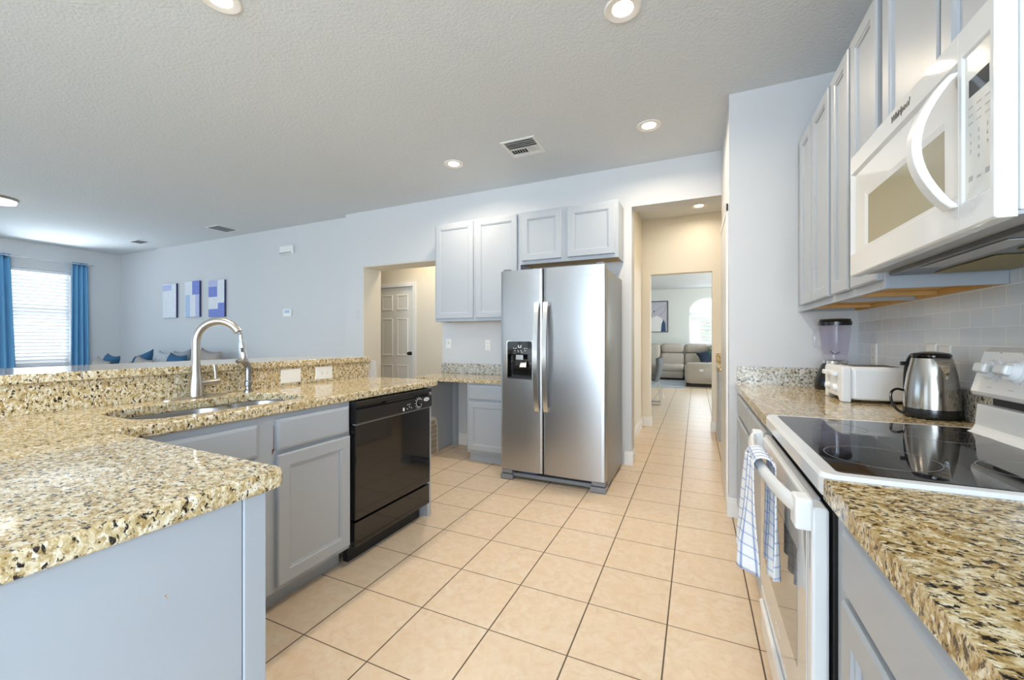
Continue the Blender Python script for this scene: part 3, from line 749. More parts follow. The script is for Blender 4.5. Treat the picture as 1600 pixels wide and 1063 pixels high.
for du, dv in ((-0.235, 0.785), (-0.255, 0.775), (-0.215, 0.776), (-0.232, 0.800), (-0.250, 0.800)):
    b.fbox(F, W + du - 0.006, W + du + 0.004, dv, dv + 0.006, 0.016, 0.0166)
b.build('markings', 'keypad_grey', panel)
b = MB(); b.fbox(F, W - 0.298, W - 0.285, 0.770, 0.790, 0.016, 0.018); b.build('latch_button', 'logo_pale', panel, 0.002)

# ------------------------------------------------------------------ granite: peninsula counter, splash, bar top
outer = fillet([(-0.825, -0.35), (-0.825, 0.615), (-1.655, 0.632), (-1.655, 2.400), (-2.319, 2.410), (-2.319, -0.35)], [0, 0.03, 0.02, 0.03, 0, 0])
hole = rrect(-2.135, -1.745, 0.76, 1.455, 0.11, 8)
o = slab('countertop', outer, [hole[::-1]], CB, CT, 'granite_gold_lit', None, 0.007)
tag(o, 'gold speckled granite peninsula countertop with the sink cut into it', 'countertop')
o = MB().prism([(-0.35, CT), (2.385, CT), (2.42, 1.041), (-0.35, 1.041)], 'x', -2.3195, -2.298).build('backsplash', 'granite_gold_lit', None, 0.001)
tag(o, 'gold granite upright splash behind the sink, holding two outlets', 'backsplash')
o = slab('bar_top', fillet([(-2.268, -0.35), (-2.268, 2.405), (-2.83, 2.405), (-2.83, -0.35)], [0, 0.05, 0.05, 0]), [], 1.0418, 1.077, 'granite_gold_lit', None, 0.010)
tag(o, 'raised gold granite bar ledge in front of the living room', 'countertop')

# sink
o = thing('sink', 'stainless steel double bowl sink undermounted in the peninsula', 'sink', (-1.94, 1.1, CB - 0.19))
def bowl(y0, y1):
    b = MB(); zt = CB - 0.001
    loops = []
    for ins, z, r in ((-0.028, zt - 0.002, 0.12), (-0.028, zt, 0.12), (-0.004, zt, 0.10), (0.0, zt - 0.006, 0.10), (0.006, zt - 0.10, 0.095), (0.012, zt - 0.15, 0.085), (0.035, zt - 0.172, 0.07), (0.08, zt - 0.176, 0.04)):
        loops.append([(x, y, z) for x, y in rrect(-2.13 + ins, -1.75 - ins, y0 + ins, y1 - ins, r, 8)])
    b.loft(loops, False, True, smooth=True)
    return b.build('bowl', 'steel_sink', o, recalc=True)
def bowl2(y0, y1, fa, fb):
    b = MB(); zt = CB - 0.001; loops = []
    for ins, z, r in ((0, zt, 0.10), (0.002, zt - 0.008, 0.10), (0.006, zt - 0.10, 0.095), (0.012, zt - 0.15, 0.085), (0.035, zt - 0.172, 0.07), (0.08, zt - 0.176, 0.04)):
        loops.append([(x, y, z) for x, y in rrect(-2.14 + ins, -1.74 - ins, y0 + ins, y1 - ins, r, 8)])
    b.loft(loops, False, True, smooth=True)
    w = b.build('bowl', 'steel_sink', o)
    MB().lathe([(0.043, 0.0), (0.043, 0.003), (0.034, 0.004), (0.030, 0.0015), (0.001, 0.0015)], (-1.94, (y0 + y1) / 2, zt - 0.1758), 24).build('drain', 'chrome', w)
bowl2(0.755, 1.185, 0, 0); bowl2(1.215, 1.46, 0, 0)
zt = CB - 0.001
MB().box(-2.10, -1.78, 1.183, 1.217, zt - 0.02, zt - 0.004).build('divider', 'steel_sink', o, 0.004)
slab('rim', [(-1.72, 0.73), (-1.72, 1.485), (-2.165, 1.485), (-2.165, 0.73)], [rrect(-2.14, -1.74, 0.755, 1.185, 0.10, 8)[::-1], rrect(-2.14, -1.74, 1.215, 1.46, 0.10, 8)[::-1]], zt - 0.004, zt, 'steel_sink', o, 0.0)

# faucet
fb = Vector((-2.235, 1.175, CT))
o = thing('faucet', 'brushed nickel gooseneck faucet with a pull-down spray hanging from the spout', 'faucet', fb)
plate = MB(); plate.loft([[(x, y, CT + h) for x, y in rrect(-2.262 + i, -2.208 - i, 1.035 + i, 1.315 - i, 0.026 - i, 6)] for i, h in ((0, 0.0005), (0, 0.004), (0.003, 0.006))])
plate.build('deck_plate', 'steel_nickel', o)
MB().lathe([(0.0285, 0.006), (0.029, 0.012), (0.027, 0.06), (0.024, 0.085), (0.0205, 0.115), (0.0190, 0.13)], fb, 28).build('body', 'steel_nickel', o)
dirv = Vector((math.cos(R(30)), math.sin(R(30)), 0)); up = Vector((0, 0, 1))
rad = 0.105
zc = 1.305 - rad - 0.008
cen = fb + dirv * rad; cen.z = zc
path = [fb + up * 0.125, fb + up * 0.18] + [fb + up * (zc - CT)] + arc(cen, -dirv, up, rad, 8, 150, 16)
MB().tube(path, [0.019, 0.018] + [0.0175] * (len(path) - 2), 20).build('spout', 'steel_nickel', o)
tip = path[-1]; td = (path[-1] - path[-2]).normalized()
h0 = tip + td * 0.001
hose = [h0, h0 + td * 0.018]
MB().tube(hose, 0.0085, 12).build('spray_hose', 'grey_plastic', o)
w0 = hose[-1]; wd = (Vector((0.10, 0.08, -1.0))).normalized()
sp_ = MB().tube([w0, w0 + wd * 0.03, w0 + wd * 0.05, w0 + wd * 0.085, w0 + wd * 0.125, w0 + wd * 0.132], [0.0085, 0.010, 0.0145, 0.0165, 0.0175, 0.015], 18).build('spray_head', 'chrome', o)
side = Vector((0.75, -0.66, 0)).normalized()
pb = w0 + wd * 0.075 + side * 0.0145
MB().tube([pb - wd * 0.012, pb + wd * 0.012], 0.0052, 10).build('spray_button', 'black_plastic', sp_)
hb = fb + Vector((0, 0, 0.068))
MB().tube([hb + Vector((0.004, 0.012, 0)), hb + Vector((0.006, 0.075, 0.003)), hb + Vector((0.006, 0.1, 0.004)), hb + Vector((0.006, 0.103, 0.004))], [0.0155, 0.0155, 0.0165, 0.013], 18).build('handle_arm', 'steel_nickel', o)
MB().tube([hb + Vector((0.006, 0.086, 0.012)), hb + Vector((0.004, 0.086, 0.05)), hb + Vector((0.0, 0.083, 0.088))], [0.0072, 0.0072, 0.0088], 12).build('handle_lever', 'steel_nickel', o)
# soap dispenser
sb = Vector((-2.235, 1.43, CT))
o = thing('soap_dispenser', 'grey metal soap dispenser with a bent neck, right of the faucet', 'soap dispenser', sb)
MB().lathe([(0.021, 0.0005), (0.021, 0.008), (0.014, 0.012), (0.014, 0.03), (0.019, 0.034), (0.019, 0.055), (0.0150, 0.06)], sb, 24).build('base', 'steel_dark', o)
q = [sb + up * 0.056, sb + up * 0.10, sb + up * 0.125]
q += [sb + Vector((0, -0.006, 0.146)), sb + Vector((0.004, -0.022, 0.163)), sb + Vector((0.008, -0.045, 0.17)), sb + Vector((0.011, -0.066, 0.166))]
q = spline(q, 4); MB().tube(q, [0.0150 + 0.0015 * min(1, i / 8) - 0.006 * max(0, (i - 14) / (len(q) - 15)) for i in range(len(q))], 16).build('spout', 'steel_dark', o)

# outlets and switches
def plate(name, label, cat, F, w, h, kind, group=None):
    """F origin at the plate's centre"""
    o = thing(name, label, cat, F.o, group or ('wall outlets' if cat == 'outlet' else 'light switches'))
    L = [(0, 0.0003), (0, 0.003), (0.004, 0.006)]
    b = MB(); b.loft([[F(-w / 2 + i, -h / 2 + i, n), F(w / 2 - i, -h / 2 + i, n), F(w / 2 - i, h / 2 - i, n), F(-w / 2 + i, h / 2 - i, n)] for i, n in L])
    b.build('cover_plate', 'outlet_white', o)
    if kind in ('duplex_h', 'duplex_v'):
        for s in (-1, 1):
            cu, cv = (s * 0.021, 0) if kind == 'duplex_h' else (0, s * 0.021)
            r = MB(); r.fprism(F, [(cu + p[0], cv + p[1]) for p in rrect(-0.016, 0.016, -0.014, 0.014, 0.006, 4)], 0.005, 0.0068)
            rc = r.build('receptacle', 'outlet_white', o)
            k = MB()
            for t in (-0.006, 0.006):
                if kind == 'duplex_h': k.fbox(F, cu - 0.005, cu + 0.003, cv + t - 0.001, cv + t + 0.001, 0.0068, 0.0072)
                else: k.fbox(F, cu + t - 0.001, cu + t + 0.001, cv - 0.002, cv + 0.006, 0.0068, 0.0072)
            if kind == 'duplex_h': k.fbox(F, cu + 0.007, cu + 0.010, cv - 0.002, cv + 0.002, 0.0068, 0.0072)
            else: k.fbox(F, cu - 0.002, cu + 0.002, cv - 0.010, cv - 0.007, 0.0068, 0.0072)
            k.build('slots', 'outlet_slot', rc)
    elif kind == 'jack':
        MB().lathe([(0.006, 0.005), (0.006, 0.009), (0.001, 0.009)], F(0, 0.012, 0), 12, F.n).build('jack', 'outlet_slot', o)
    elif kind == 'rocker_h':
        r = MB(); r.fbox(F, -0.034, 0.034, -0.017, 0.017, 0.005, 0.0075); r.build('rocker', 'outlet_white', o, 0.001)
        MB().fbox(F, -0.036, 0.036, -0.019, 0.019, 0.0045, 0.0064).build('rocker_surround', 'light_trim', o)
    elif kind == 'rocker_v':
        r = MB(); r.fbox(F, -0.017, 0.017, -0.034, 0.034, 0.005, 0.0075); r.build('rocker', 'outlet_white', o, 0.001)
    return o
PX = lambda x, y, z: Fr((x, y, z), (0, 1, 0), (0, 0, 1), (1, 0, 0))
NX = lambda x, y, z: Fr((x, y, z), (0, -1, 0), (0, 0, 1), (-1, 0, 0))
NY = lambda x, y, z: Fr((x, y, z), (1, 0, 0), (0, 0, 1), (0, -1, 0))
plate('switch_plate', 'white horizontal switch plate on the granite splash, nearer the faucet', 'switch', PX(-2.298, 1.734, 0.981), 0.136, 0.086, 'rocker_h')
plate('wall_outlet', 'white horizontal power outlet on the granite splash above the dishwasher', 'outlet', PX(-2.298, 1.981, 0.982), 0.136, 0.086, 'duplex_h')
plate('wall_jack', 'small white jack plate with one dark hole, under the left wall cabinet', 'outlet', NY(-2.642, YB, 1.159), 0.072, 0.116, 'jack')
plate('wall_outlet', 'white power outlet above the desk counter beside the refrigerator', 'outlet', NY(-2.122, YB, 1.148), 0.072, 0.118, 'duplex_v')
plate('wall_outlet', 'white power outlet on the tile splash behind the toaster', 'outlet', NX(0.905, 2.895, 1.125), 0.078, 0.120, 'duplex_v')
plate('wall_outlet', 'white outlet plate on the tiles behind the kettle, left of a pair', 'outlet', NX(0.905, 2.288, 1.130), 0.078, 0.120, 'duplex_v')
plate('switch_plate', 'white switch plate on the tiles behind the kettle, right of a pair', 'switch', NX(0.905, 2.185, 1.122), 0.082, 0.120, 'rocker_v')
plate('light_switch', 'white light switch on the left wall of the hallway', 'switch', PX(-0.69, 4.98, 1.117), 0.075, 0.12, 'rocker_v')

# ------------------------------------------------------------------ desk nook on the back wall
o = slab('countertop', fillet([(-2.70, YB - 0.001), (-2.69, 3.45), (-1.562, 3.45), (-1.562, YB - 0.001)], [0, 0.02, 0, 0]), [], 0.785, 0.82, 'granite_gold_lit', None, 0.006)
tag(o, 'lower granite desk counter on the back wall, left of the refrigerator', 'countertop')
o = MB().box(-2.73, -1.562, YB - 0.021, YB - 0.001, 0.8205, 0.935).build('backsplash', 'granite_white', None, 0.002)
tag(o, 'pale black-speckled granite splash along the desk counter, left of the refrigerator', 'backsplash')
F = face_ny(3.48, -2.062)
o = thing('base_cabinet', 'small grey cabinet with a drawer and door, under the desk counter beside the refrigerator', 'cabinet', (-1.82, 3.7, 0))
carcass(MB(), F, 0.495, 0.10, 0.784, 0.53, [(0.60, 0.64)], toe=0.06).build('carcass', 'cabinet_paint', o)
b = MB(); drawer_front(b, F, 0.022, 0.475, 0.622, 0.764); b.build('drawer', 'cabinet_paint', o)
b = MB(); panel_door(b, F, 0.022, 0.475, 0.125, 0.600, stile=0.05); b.build('door', 'cabinet_paint', o)
o = thing('desk_side_panel', 'grey upright panel holding the left end of the desk counter', 'panel', (-2.62, 3.75, 0))
MB().box(-2.68, -2.555, 3.47, YB - 0.001, 0, 0.784).build('panel', 'cabinet_paint', o, 0.002)
MB().box(-2.5548, -2.505, 3.97, YB - 0.001, 0, 0.784).build('wall_cleat', 'cabinet_paint', o, 0.002)
o = thing('slatted_rack', 'white round-cornered slatted rack standing on the floor under the desk counter', 'rack', (-2.51, 3.4, 0))
prof = fillet([(3.10, 0.0), (3.64, 0.0), (3.62, 0.40), (3.10, 0.40)], [0, 0.0, 0.10, 0])
MB().prism(prof, 'x', -2.535, -2.515).build('side_board', 'rack_white', o, 0.003)
b = MB()
for k in range(7):
    b.box(-2.5148, -2.506, 3.12, 3.595 - (0.03 if k == 6 else 0), 0.02 + k * 0.05, 0.058 + k * 0.05)
b.build('slats', 'rack_groove', o, 0.003)

# ------------------------------------------------------------------ wall cabinets on the back wall
def wall_cab_ny(label, x0, x1, z0, z1, yf, doors, dz0, dz1):
    o = thing('wall_cabinet', label, 'cabinet', ((x0 + x1) / 2, YB, z0), 'grey wall cabinets around the refrigerator')
    F = face_ny(yf, x0)
    w = x1 - x0
    b = MB(); carcass(b, F, w, z0, z1, YB - yf - 0.001, stile=0.03, mids=[((doors[0][1] + doors[1][0]) / 2 - x0 - 0.045, (doors[0][1] + doors[1][0]) / 2 - x0 + 0.045)]); b.fbox(F, 0.016, w - 0.016, z1 - 0.016, z1, -(YB - yf - 0.001), -0.02)
    b.build('carcass', 'cabinet_paint', o)
    MB().fbox(F, 0.017, w - 0.017, z0 + 0.012, z0 + 0.0195, -(YB - yf - 0.012), -0.021).build('underside', 'raw_wood', o)
    for u0, u1 in doors:
        b = MB(); panel_door(b, F, u0 - x0, u1 - x0, dz0, dz1); b.build('door', 'cabinet_paint', o)
    return o
wall_cab_ny('tall grey two-door wall cabinet left of the refrigerator', -2.622, -1.600, 1.405, 2.475, 3.735, [(-2.605, -2.135), (-2.105, -1.632)], 1.435, 2.460)
wall_cab_ny('short grey two-door wall cabinet above the refrigerator', -1.599, -0.640, 1.955, 2.478, 3.735, [(-1.580, -1.170), (-1.110, -0.668)], 1.988, 2.455)

# ------------------------------------------------------------------ refrigerator
o = thing('refrigerator', 'stainless steel side-by-side refrigerator with an ice and water dispenser', 'refrigerator', (-1.095, 3.55, 0))
fx0, fx1, fs = -1.552, -0.640, -1.160
fy = 3.175
MB().box(fx0 + 0.006, fx1 - 0.002, fy + 0.085, 3.945, 0.03, 1.775).build('cabinet', 'fridge_side', o, 0.006)
MB().box(fx0 + 0.012, fx1 - 0.010, fy + 0.072, fy + 0.0845, 0.10, 1.765).build('door_gasket', 'black_matte', o)
def fdoor(x0, x1, cut=None):
    b = MB(); z0, z1 = 0.088, 1.800; n = 14; rr_ = 0.014
    def fy_(x):
        t = (x - x0) / (x1 - x0) * 2 - 1
        e = min(x - x0, x1 - x)
        round_ = (rr_ - math.sqrt(max(rr_ * rr_ - (rr_ - min(e, rr_)) ** 2, 0)))
        return fy + 0.009 * t * t + round_
    xs = sorted(set([x0, x0 + 0.002, x0 + 0.006, x0 + rr_, x1, x1 - 0.002, x1 - 0.006, x1 - rr_] + [x0 + (x1 - x0) * i / n for i in range(1, n)] + ([cut[0], cut[1]] if cut else [])))
    zs = [z0, z1] if not cut else [z0, cut[2], cut[3], z1]
    for i in range(len(xs) - 1):
        for j in range(len(zs) - 1):
            if cut and cut[0] - 1e-6 <= xs[i] and xs[i + 1] <= cut[1] + 1e-6 and j == 1: continue
            a, c = xs[i], xs[i + 1]
            b.add([(a, fy_(a), zs[j]), (c, fy_(c), zs[j]), (c, fy_(c), zs[j + 1]), (a, fy_(a), zs[j + 1])], [(0, 1, 2, 3)], True)
    yb = fy + 0.071
    b.add([(x, fy_(x), z1) for x in xs] + [(x1, yb, z1), (x0, yb, z1)], [tuple(range(len(xs) + 2))])
    b.add([(x, fy_(x), z0) for x in xs] + [(x1, yb, z0), (x0, yb, z0)], [tuple(range(len(xs) + 2))[::-1]])
    for x in (x0, x1):
        b.add([(x, fy_(x), z0), (x, yb, z0), (x, yb, z1), (x, fy_(x), z1)], [(0, 1, 2, 3)])
    b.add([(x0, yb, z0), (x1, yb, z0), (x1, yb, z1), (x0, yb, z1)], [(0, 1, 2, 3)])
    return b
dc = (-1.488, -1.252, 0.868, 1.196)
bm_ = fdoor(fx0, fs - 0.003, dc)
dl = bm_.build('freezer_door', 'steel_brushed', o)
dr = fdoor(fs + 0.003, fx1).build('fridge_door', 'steel_brushed', o)
for d_ in (dl, dr):
    bmx = bmesh.new(); bmx.from_mesh(d_.data); bmesh.ops.remove_doubles(bmx, verts=bmx.verts, dist=1e-5)
    bmesh.ops.recalc_face_normals(bmx, faces=bmx.faces); bmx.to_mesh(d_.data); bmx.free(); d_.data.set_sharp_from_angle(angle=R(30))
# dispenser: bezel, recess, control strip, paddles
cx, cz = (dc[0] + dc[1]) / 2, (dc[2] + dc[3]) / 2
Fd = Fr((cx, fy + 0.006, cz), (1, 0, 0), (0, 0, 1), (0, -1, 0))
hw_, hh_ = (dc[1] - dc[0]) / 2, (dc[3] - dc[2]) / 2
b = MB(); L = [(-0.006, -0.003, 0.022), (-0.006, 0.004, 0.022), (0.004, 0.005, 0.016), (0.006, 0.0, 0.015)]
b.loft([[Fd(p[0], p[1], n) for p in rrect(-hw_ + i, hw_ - i, -hh_ + i, hh_ - i, r, 5)] for i, n, r in L], False, False)
b.build('dispenser_bezel', 'steel_handle', dl)
b = MB(); b.loft([[Fd(p[0], p[1], n) for p in rrect(-hw_ + i, hw_ - i, -hh_ + i, hh_ - 0.115, 0.012, 4)] for i, n in ((0.004, 0.0), (0.012, -0.055), (0.03, -0.058))], False, True)
b.build('dispenser_recess', 'black_gloss', dl)
MB().fbox(Fd, -hw_ + 0.002, hw_ - 0.002, hh_ - 0.115, hh_ - 0.002, -0.01, 0.002).build('dispenser_controls', 'black_gloss', dl, 0.003)
b = MB()
for k, (a, v) in enumerate([(-0.055, 0.05), (-0.035, 0.05), (0.045, 0.05), (0.065, 0.05), (-0.045, 0.03), (-0.015, 0.03), (0.01, 0.03), (0.05, 0.03), (-0.01, 0.018), (0.02, 0.018)]):
    b.fbox(Fd, a - 0.006, a + 0.006, hh_ - 0.115 + v, hh_ - 0.115 + v + 0.004, 0.002, 0.0026)
for s in (-1, 1): b.fbox(Fd, s * 0.011 - 0.003, s * 0.011 + 0.003, hh_ - 0.058, hh_ - 0.036, 0.002, 0.0026)
b.fbox(Fd, -0.010, 0.010, hh_ - 0.060, hh_ - 0.055, 0.002, 0.0026)
b.build('dispenser_symbols', 'logo_pale', dl)
MB().fbox(Fd, -0.035, 0.03, 0.002, 0.044, -0.012, 0.003).build('ice_chute', 'steel_brushed', dl, 0.003)
b = MB(); b.hexa([Fd(-0.012, -0.062, -0.022), Fd(0.052, -0.062, -0.022), Fd(0.052, -0.062, -0.016), Fd(-0.012, -0.062, -0.016), Fd(-0.006, -0.006, -0.045), Fd(0.046, -0.006, -0.045), Fd(0.046, -0.006, -0.039), Fd(-0.006, -0.006, -0.039)])
b.build('dispenser_paddle', 'steel_handle', dl, 0.003)
MB().fbox(Fd, -hw_ + 0.012, hw_ - 0.012, -hh_ + 0.006, -hh_ + 0.016, -0.05, 0.001).build('drip_tray', 'display_dark', dl, 0.003)
def fhandle(xc, par):
    b = MB(); n = 18; loops = []
    for i in range(n + 1):
        t = i / n; z = 0.612 + (1.515 - 0.612) * t
        out = 0.020 + 0.048 * math.sin(math.pi * t) ** 0.7
        w = 0.0235; th = 0.016
        y = fy - out
        loops.append([(xc - w, y + 0.004, z), (xc - w * 0.8, y - th / 2, z), (xc + w * 0.8, y - th / 2, z), (xc + w, y + 0.004, z), (xc + w * 0.8, y + th, z), (xc - w * 0.8, y + th, z)])
    b.loft(loops, smooth=True)
    for z0, z1 in ((0.612, 0.640), (1.487, 1.515)):
        b.box(xc - 0.017, xc + 0.017, fy - 0.024, fy + 0.012, z0, z1)
    b.build('handle', 'steel_handle', par)
fhandle(-1.202, dl); fhandle(-1.124, dr)
text_mesh('wordmark', 'WHIRLPOOL', Fr((-0.757, fy + 0.0005, 1.716), (1, 0, 0), (0, 0, 1), (0, -1, 0)), 0.020, 'logo_pale', dr, 0.001)
b = MB(); b.box(fx0 + 0.03, fx1 - 0.03, fy + 0.035, fy + 0.083, 0.026, 0.058); b.build('base_grille', 'grey_plastic', o, 0.004)
MB().box(fx0 + 0.04, fx1 - 0.04, fy + 0.055, fy + 0.083, 0.0585, 0.086).build('grille_slot', 'black_matte', o)
MB().box(fx0 + 0.17, fx0 + 0.33, fy + 0.040, fy + 0.054, 0.060, 0.082).build('shipping_tape', 'screen_blue', o, 0.002)
for x0, x1 in ((fx0, fx0 + 0.115), (fx1 - 0.125, fx1)):
    lg = MB().box(x0, x1, fy + 0.005, fy + 0.083, 0.001, 0.045).build('foot', 'grey_plastic', o, 0.005)
    MB().box(x0 + 0.01, x1 - 0.006, fy + 0.012, fy + 0.070, 0.052, 0.084).build('hinge_cover', 'grey_plastic', lg, 0.004)
for x in (fx0 + 0.05, fx1 - 0.05):
    MB().box(x - 0.03, x + 0.03, fy + 0.02, fy + 0.14, 1.801, 1.818).build('top_hinge', 'grey_plastic', o, 0.004)

# ------------------------------------------------------------------ right-hand run
CR = 0.914
FRX = 0.265
def wall_cab_nx(label, yl, yr, z0, z1, doors, dz0, dz1, xf=0.598, under=True):
    o = thing('wall_cabinet', label, 'cabinet', (0.912, (yl + yr) / 2, z0), 'grey wall cabinets above the range')
    F = face_nx(xf, yl); w = yl - yr; dp = 0.905 - xf - 0.001
    b = MB(); t = 0.016
    b.fbox(F, 0, 0.036, z0, z1, -0.02, 0); b.fbox(F, w - 0.036, w, z0, z1, -0.02, 0)
    b.fbox(F, 0.036, w - 0.036, z1 - 0.04, z1, -0.02, 0); b.fbox(F, 0.036, w - 0.036, z0, z0 + 0.034, -0.02, 0)
    mc = yl - (doors[0][1] + doors[1][0]) / 2; b.fbox(F, mc - 0.035, mc + 0.035, z0 + 0.034, z1 - 0.04, -0.02, 0)
    b.fbox(F, 0, t, z0, z1, -dp, -0.02); b.fbox(F, w - t, w, z0, z1, -dp, -0.02)
    b.fbox(F, t, w - t, z1 - 0.016, z1, -dp, -0.02); b.fbox(F, t, w - t, z0 + 0.03, z1 - 0.016, -dp, -dp + 0.008)
    b.build('carcass', 'cabinet_paint', o, 0.0012)
    u = MB(); u.fbox(F, t + 0.0005, w - t - 0.0005, z0 + 0.022, z0 + 0.0295, -dp + 0.001, -0.0205)
    u.fbox(F, t + 0.0005, w - t - 0.0005, z0 + 0.001, z0 + 0.0215, -dp + 0.001, -dp + 0.020)
    u.fbox(F, w * 0.32, w * 0.32 + 0.018, z0 + 0.004, z0 + 0.0215, -dp + 0.021, -0.0205)
    u.build('underside', 'raw_wood', o)
    for y0, y1 in doors:
        b = MB(); panel_door(b, F, yl - y0, yl - y1, dz0, dz1, stile=0.052); b.build('door', 'cabinet_paint', o)
    return o
wall_cab_nx('tall grey two-door wall cabinet over the blender, in the pantry corner', 3.139, 2.393, 1.383, 2.462, [(3.000, 2.745), (2.722, 2.415)], 1.415, 2.430)
wall_cab_nx('tall grey two-door wall cabinet directly left of the microwave', 2.392, 1.823, 1.383, 2.462, [(2.370, 2.135), (2.104, 1.838)], 1.415, 2.430)
wall_cab_nx('short grey two-door wall cabinet mounted above the white microwave', 1.822, 1.046, 1.852, 2.462, [(1.788, 1.436), (1.424, 1.072)], 1.880, 2.430)

# microwave
MX = 0.500; my0, my1, mz0, mz1 = 1.0455, 1.819, 1.428, 1.849
F = face_nx(MX, my1)
W = my1 - my0
o = thing('microwave', 'white over-the-range microwave with a curved handle, hung under the wall cabinet', 'microwave', (0.70, (my0 + my1) / 2, mz0))
MB().box(MX + 0.032, 0.904, my0, my1, mz0 + 0.012, mz1).build('body', 'white_enamel', o, 0.004)
split = W - 0.114
b = MB()                                                        # door: frame loops around a sunken window field
def ring(u0, u1, v0, v1, n): return [F(u0, v0, n), F(u1, v0, n), F(u1, v1, n), F(u0, v1, n)]
zb, ztp = mz0, mz1
b.loft([ring(0, split - 0.001, zb, ztp, -0.03), ring(0, split - 0.001, zb, ztp, -0.004), ring(0.004, split - 0.001, zb + 0.004, ztp - 0.004, 0), ring(0.012, split - 0.003, zb + 0.075, ztp - 0.062, 0.0),
        ring(0.030, split - 0.004, zb + 0.080, ztp - 0.072, -0.008), ring(0.110, split - 0.075, zb + 0.090, ztp - 0.155, -0.009), ring(0.130, split - 0.082, zb + 0.092, ztp - 0.172, -0.013)], True, False)
mdoor = b.build('door', 'white_enamel', o, 0.001)
MB().fbox(F, 0.125, split - 0.078, zb + 0.090, ztp - 0.170, -0.016, -0.0125).build('window', 'micro_window', mdoor)
# curved handle
hp = []
hu = split - 0.022
for i in range(17):
    t = i / 16; z = mz0 + 0.055 + 0.285 * t
    hp.append((z, 0.004 + 0.062 * math.sin(math.pi * t) ** 0.85))
b = MB(); loops = []
for z, n in hp:
    loops.append([F(hu - 0.019, z, n - 0.010), F(hu - 0.016, z, n + 0.006), F(hu + 0.016, z, n + 0.006), F(hu + 0.019, z, n - 0.010)])
b.loft(loops, smooth=True); b.build('handle', 'white_plastic', mdoor, 0.003)
text_mesh('wordmark', 'Whirlpool', Fr(F(W * 0.505, mz1 - 0.030, 0.0005), F.u, F.v, F.n), 0.026, 'logo_dark', mdoor, 0.0006, 0.25, bold=0.0004)
b = MB()
b.loft([ring(split + 0.001, W, zb, ztp, -0.03), ring(split + 0.001, W, zb, ztp, -0.004), ring(split + 0.001, W - 0.004, zb + 0.004, ztp - 0.004, 0), ring(split + 0.010, W - 0.014, zb + 0.058, ztp - 0.062, 0), ring(split + 0.013, W - 0.017, zb + 0.062, ztp - 0.067, -0.005)], True, False)
cp = b.build('control_panel', 'white_enamel', o, 0.001)
MB().fbox(F, split + 0.011, W - 0.015, zb + 0.060, ztp - 0.065, -0.010, -0.0045).build('touch_pad', 'micro_pad', cp)
MB().fbox(F, split + 0.026, W - 0.026, ztp - 0.155, ztp - 0.120, -0.0045, -0.0040).build('display', 'display_dark', cp)
b = MB()
for r in range(3):
    for c_ in range(3):
        b.fbox(F, split + 0.024 + c_ * 0.026, split + 0.038 + c_ * 0.026, ztp - 0.178 - r * 0.016, ztp - 0.1755 - r * 0.016, -0.0045, -0.0042)
for c_ in range(3): b.fbox(F, split + 0.025 + c_ * 0.026, split + 0.037 + c_ * 0.026, zb + 0.096, zb + 0.100 + 0.006 * (c_ != 1), -0.0045, -0.0042)
b.build('keypad_marks', 'keypad_grey', cp)
for k, ch in enumerate('1234567890'):
    r, c_ = (k // 3, k % 3) if k < 9 else (3, 1)
    text_mesh('keypad_digit', ch, Fr(F(split + 0.031 + c_ * 0.026, ztp - 0.232 - r * 0.017, -0.0042), F.u, F.v, F.n), 0.011, 'keypad_grey', cp, 0.0002)
b = MB(); b.hexa([(MX + 0.02, my0 + 0.004, mz0 + 0.004), (MX + 0.032, my0 + 0.004, mz0 + 0.004), (MX + 0.032, my1 - 0.004, mz0 + 0.004), (MX + 0.02, my1 - 0.004, mz0 + 0.004), (MX + 0.02, my0 + 0.004, mz0 + 0.0115), (MX + 0.1, my0 + 0.004, mz0 + 0.0115), (MX + 0.1, my1 - 0.004, mz0 + 0.0115), (MX + 0.02, my1 - 0.004, mz0 + 0.0115)])
b.build('bottom_lip', 'keypad_grey', o)
ub = MB(); ub.box(MX + 0.105, 0.90, my0 + 0.012, my1 - 0.012, mz0 - 0.004, mz0 + 0.0115)
und = ub.build('underside', 'underside_metal', o, 0.003)
for y0, y1 in ((my0 + 0.05, my0 + 0.34), (my0 + 0.42, my0 + 0.71)):
    MB().box(MX + 0.20, 0.86, y0, y1, mz0 - 0.009, mz0 - 0.0045).build('grease_filter', 'filter_mesh', und, 0.002)
MB().box(MX + 0.115, MX + 0.165, my0 + 0.20, my1 - 0.20, mz0 - 0.008, mz0 - 0.0045).build('lamp_cover', 'keypad_grey', und, 0.002)

# range
ry0, ry1 = 1.052, 1.814
F = face_nx(0.235, ry1)
W = ry1 - ry0
o = thing('range', 'white electric range with a black glass cooktop and towel on its oven handle', 'stove', (0.55, (ry0 + ry1) / 2, 0))
MB().box(0.262, 0.888, ry0 + 0.003, ry1 - 0.003, 0.09, 0.868).build('body', 'black_matte', o, 0.002)
MB().box(0.285, 0.86, ry0 + 0.02, ry1 - 0.02, 0.0, 0.0895).build('plinth', 'black_matte', o)
b = MB(); zc0, zc1 = 0.870, 0.921
b.loft([[(x, y, z) for x, y in rrect(0.240 + i, 0.86, ry0 - 0.004 + i, ry1 + 0.004 - i, 0.028, 6)] for i, z in ((0.006, zc0), (0.001, zc0 + 0.008), (0, zc1 - 0.008), (0.006, zc1))])
top = b.build('cooktop_frame', 'white_enamel', o, 0.001)
b = MB(); b.loft([[(x, y, z) for x, y in rrect(0.274, 0.79, ry0 + 0.026, ry1 - 0.026, 0.016, 5)] for z in (zc1 - 0.001, zc1 + 0.0015)])
gl = b.build('glass_top', 'dark_glass', top, 0.0008)
